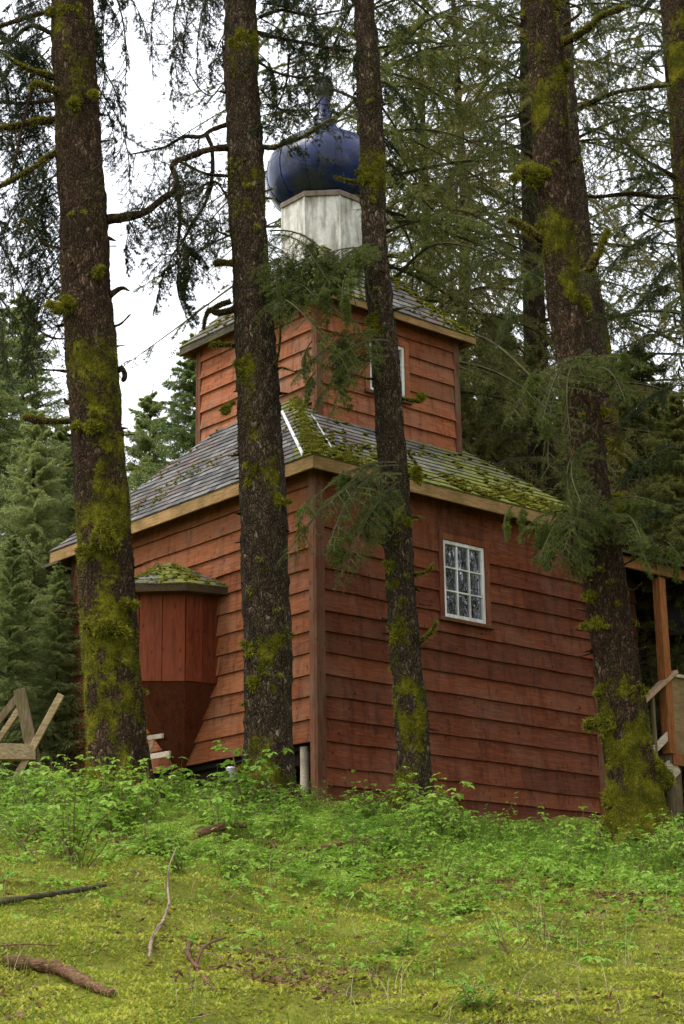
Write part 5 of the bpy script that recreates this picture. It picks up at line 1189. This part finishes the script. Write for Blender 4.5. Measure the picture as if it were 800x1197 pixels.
# ---- fallen wood; ground points by pixel ray
def gp(u, v, dz=0.):
    q = ray(u, v); t = 5.
    for _ in range(4000):
        p = q*t
        if p[2] <= float(gz(p[0], p[1])): break
        t += .01
    return p+np.array([0, 0, dz])
def stick(name, label, path, r0, r1, mat, cat, lump=.2, twigs=0, kids=()):
    pts = np.array([gp(u, v, dz) for u, v, dz in path]); base = pts[0].copy()
    L = np.linalg.norm(np.diff(pts, axis=0), axis=1).sum(); n = max(8, int(L/.012)); C = cat_rom(pts-base, n); R = np.linspace(r0, r1, n)*(1+lump*vn(xyz(np.arange(n)*.2, len(label))))
    V, q, D = tube_np(C, R, 12, lambda P_, Dd: .25*r0*vn(P_*np.array([25, 60, 60])+5, 3)); V, ql = cap_tube(V, q, 12, C)
    o = mesh_np(name, V, ql, mat, smooth=True); o.location = base; tag(o, label, cat)
    for path2, a, b_ in kids:
        p2 = np.array([gp(u, v, dz) for u, v, dz in path2])-base; n2 = 24; C2 = cat_rom(p2, n2); V, q, D = tube_np(C2, np.linspace(a, b_, n2), 8); V, ql = cap_tube(V, q, 8, C2); mesh_np('twig', V, ql, mat, o, smooth=True)
    return o
stick('fallen_branch', 'thick red brown rotten branch lying in the moss at lower left', [(6, 1128, .02), (45, 1137, .035), (75, 1144, .04), (100, 1156, .03), (132, 1168, .02)], .042, .022, LOGW, 'branch', .25)
stick('fallen_branch', 'dark mossy branch lying across the slope at far left', [(-10, 1062, .03), (40, 1056, .04), (80, 1052, .05), (124, 1044, .05)], .022, .012, m_wood('dark wet branch', (.015, .012, .01), (.04, .03, .022), (.08, .065, .05), 'x', .4), 'branch')
stick('forked_stick', 'pale forked dead stick standing up from the moss', [(175, 1122, .01), (178, 1105, .03), (190, 1090, .06), (198, 1075, .10)], .010, .008, STICK, 'stick', .2, 0, [([(198, 1078, .10), (196, 1060, .13), (198, 1042, .16), (206, 1024, .19)], .008, .004), ([(192, 1088, .06), (182, 1098, .05), (172, 1110, .0)], .007, .003)])
stick('dead_root', 'curled reddish dead root in the moss left of centre', [(222, 1112, .05), (220, 1122, .03), (232, 1138, .02), (240, 1150, .02), (252, 1160, .01)], .014, .006, LOGW, 'root', .5, 0, [([(228, 1135, .02), (240, 1120, .06), (264, 1113, .08)], .010, .006), ([(250, 1125, .05), (275, 1142, .04), (325, 1162, .02)], .003, .002)])
stick('fallen_branch', 'brown branch with rusty bark among the leaves at centre', [(372, 1002, .06), (405, 996, .08), (440, 994, .09), (464, 988, .11)], .022, .012, LOGW, 'branch', .3)
stick('fallen_branch', 'short grey brown log piece among bushes below the middle spruce', [(232, 990, .10), (258, 984, .12), (288, 982, .12)], .030, .022, LOGW, 'branch', .3)
stick('fallen_branch', 'thin pale stick leaning before the leftmost trunk', [(163, 944, .02), (158, 932, .12), (151, 912, .25)], .010, .006, STICK, 'stick')
stick('dead_twig', 'thin dark twig arching over the moss on the right', [(622, 1087, .01), (640, 1104, .05), (668, 1110, .06), (690, 1106, .05)], .004, .002, LOGW, 'twig')
stick('dead_twig', 'thin bent straw coloured twig at the far left', [(0, 1108, .01), (30, 1113, .04), (66, 1112, .03)], .004, .003, LOGW, 'twig')


# ------------------------------------------------------------------ light
w = bpy.data.worlds.new('World'); scene.world = w; w.use_nodes = True; nt = w.node_tree; nt.nodes.clear(); b = NB(nt)
sky = b.n('ShaderNodeTexSky'); sky.sky_type = 'NISHITA'; sky.sun_disc = False; sky.sun_elevation = rad(62); sky.sun_rotation = rad(250); sky.air_density = 1; sky.dust_density = 4
bg1 = b.n('ShaderNodeBackground'); b.l(sky.outputs[0], bg1.inputs[0]); bg1.inputs[1].default_value = .06
cl = b.ramp(b.noise(b.coord((1, 1, 2.2), 'Generated'), 2.6, 5, .55), [(.3, (.92, .93, .95)), (.7, (1., 1., 1.))])
bg2 = b.n('ShaderNodeBackground'); b.l(cl, bg2.inputs[0]); bg2.inputs[1].default_value = .95
ad = b.n('ShaderNodeAddShader'); b.l(bg1.outputs[0], ad.inputs[0]); b.l(bg2.outputs[0], ad.inputs[1])
o = b.n('ShaderNodeOutputWorld'); b.l(ad.outputs[0], o.inputs[0])
sun = bpy.data.objects.new('sun', bpy.data.lights.new('sun', 'SUN')); COL.objects.link(sun)
sun.data.energy = 1.5; sun.data.angle = rad(25); sun.data.color = (1., .95, .87)
el, az = rad(62), rad(250)    # azimuth measured clockwise from +Y: light comes from behind the camera
dirv = Vector((math.sin(az)*math.cos(el), math.cos(az)*math.cos(el), math.sin(el)))
sun.rotation_euler = dirv.to_track_quat('Z', 'Y').to_euler()
vs_ = scene.view_settings; vs_.view_transform = 'Standard'; vs_.look = 'None'; vs_.exposure = .82; vs_.gamma = 1; vs_.use_curve_mapping = False
scene.render.engine = 'CYCLES'
scene.cycles.max_bounces = 6; scene.cycles.diffuse_bounces = 3; scene.cycles.transmission_bounces = 3
scene.cycles.use_denoising = True
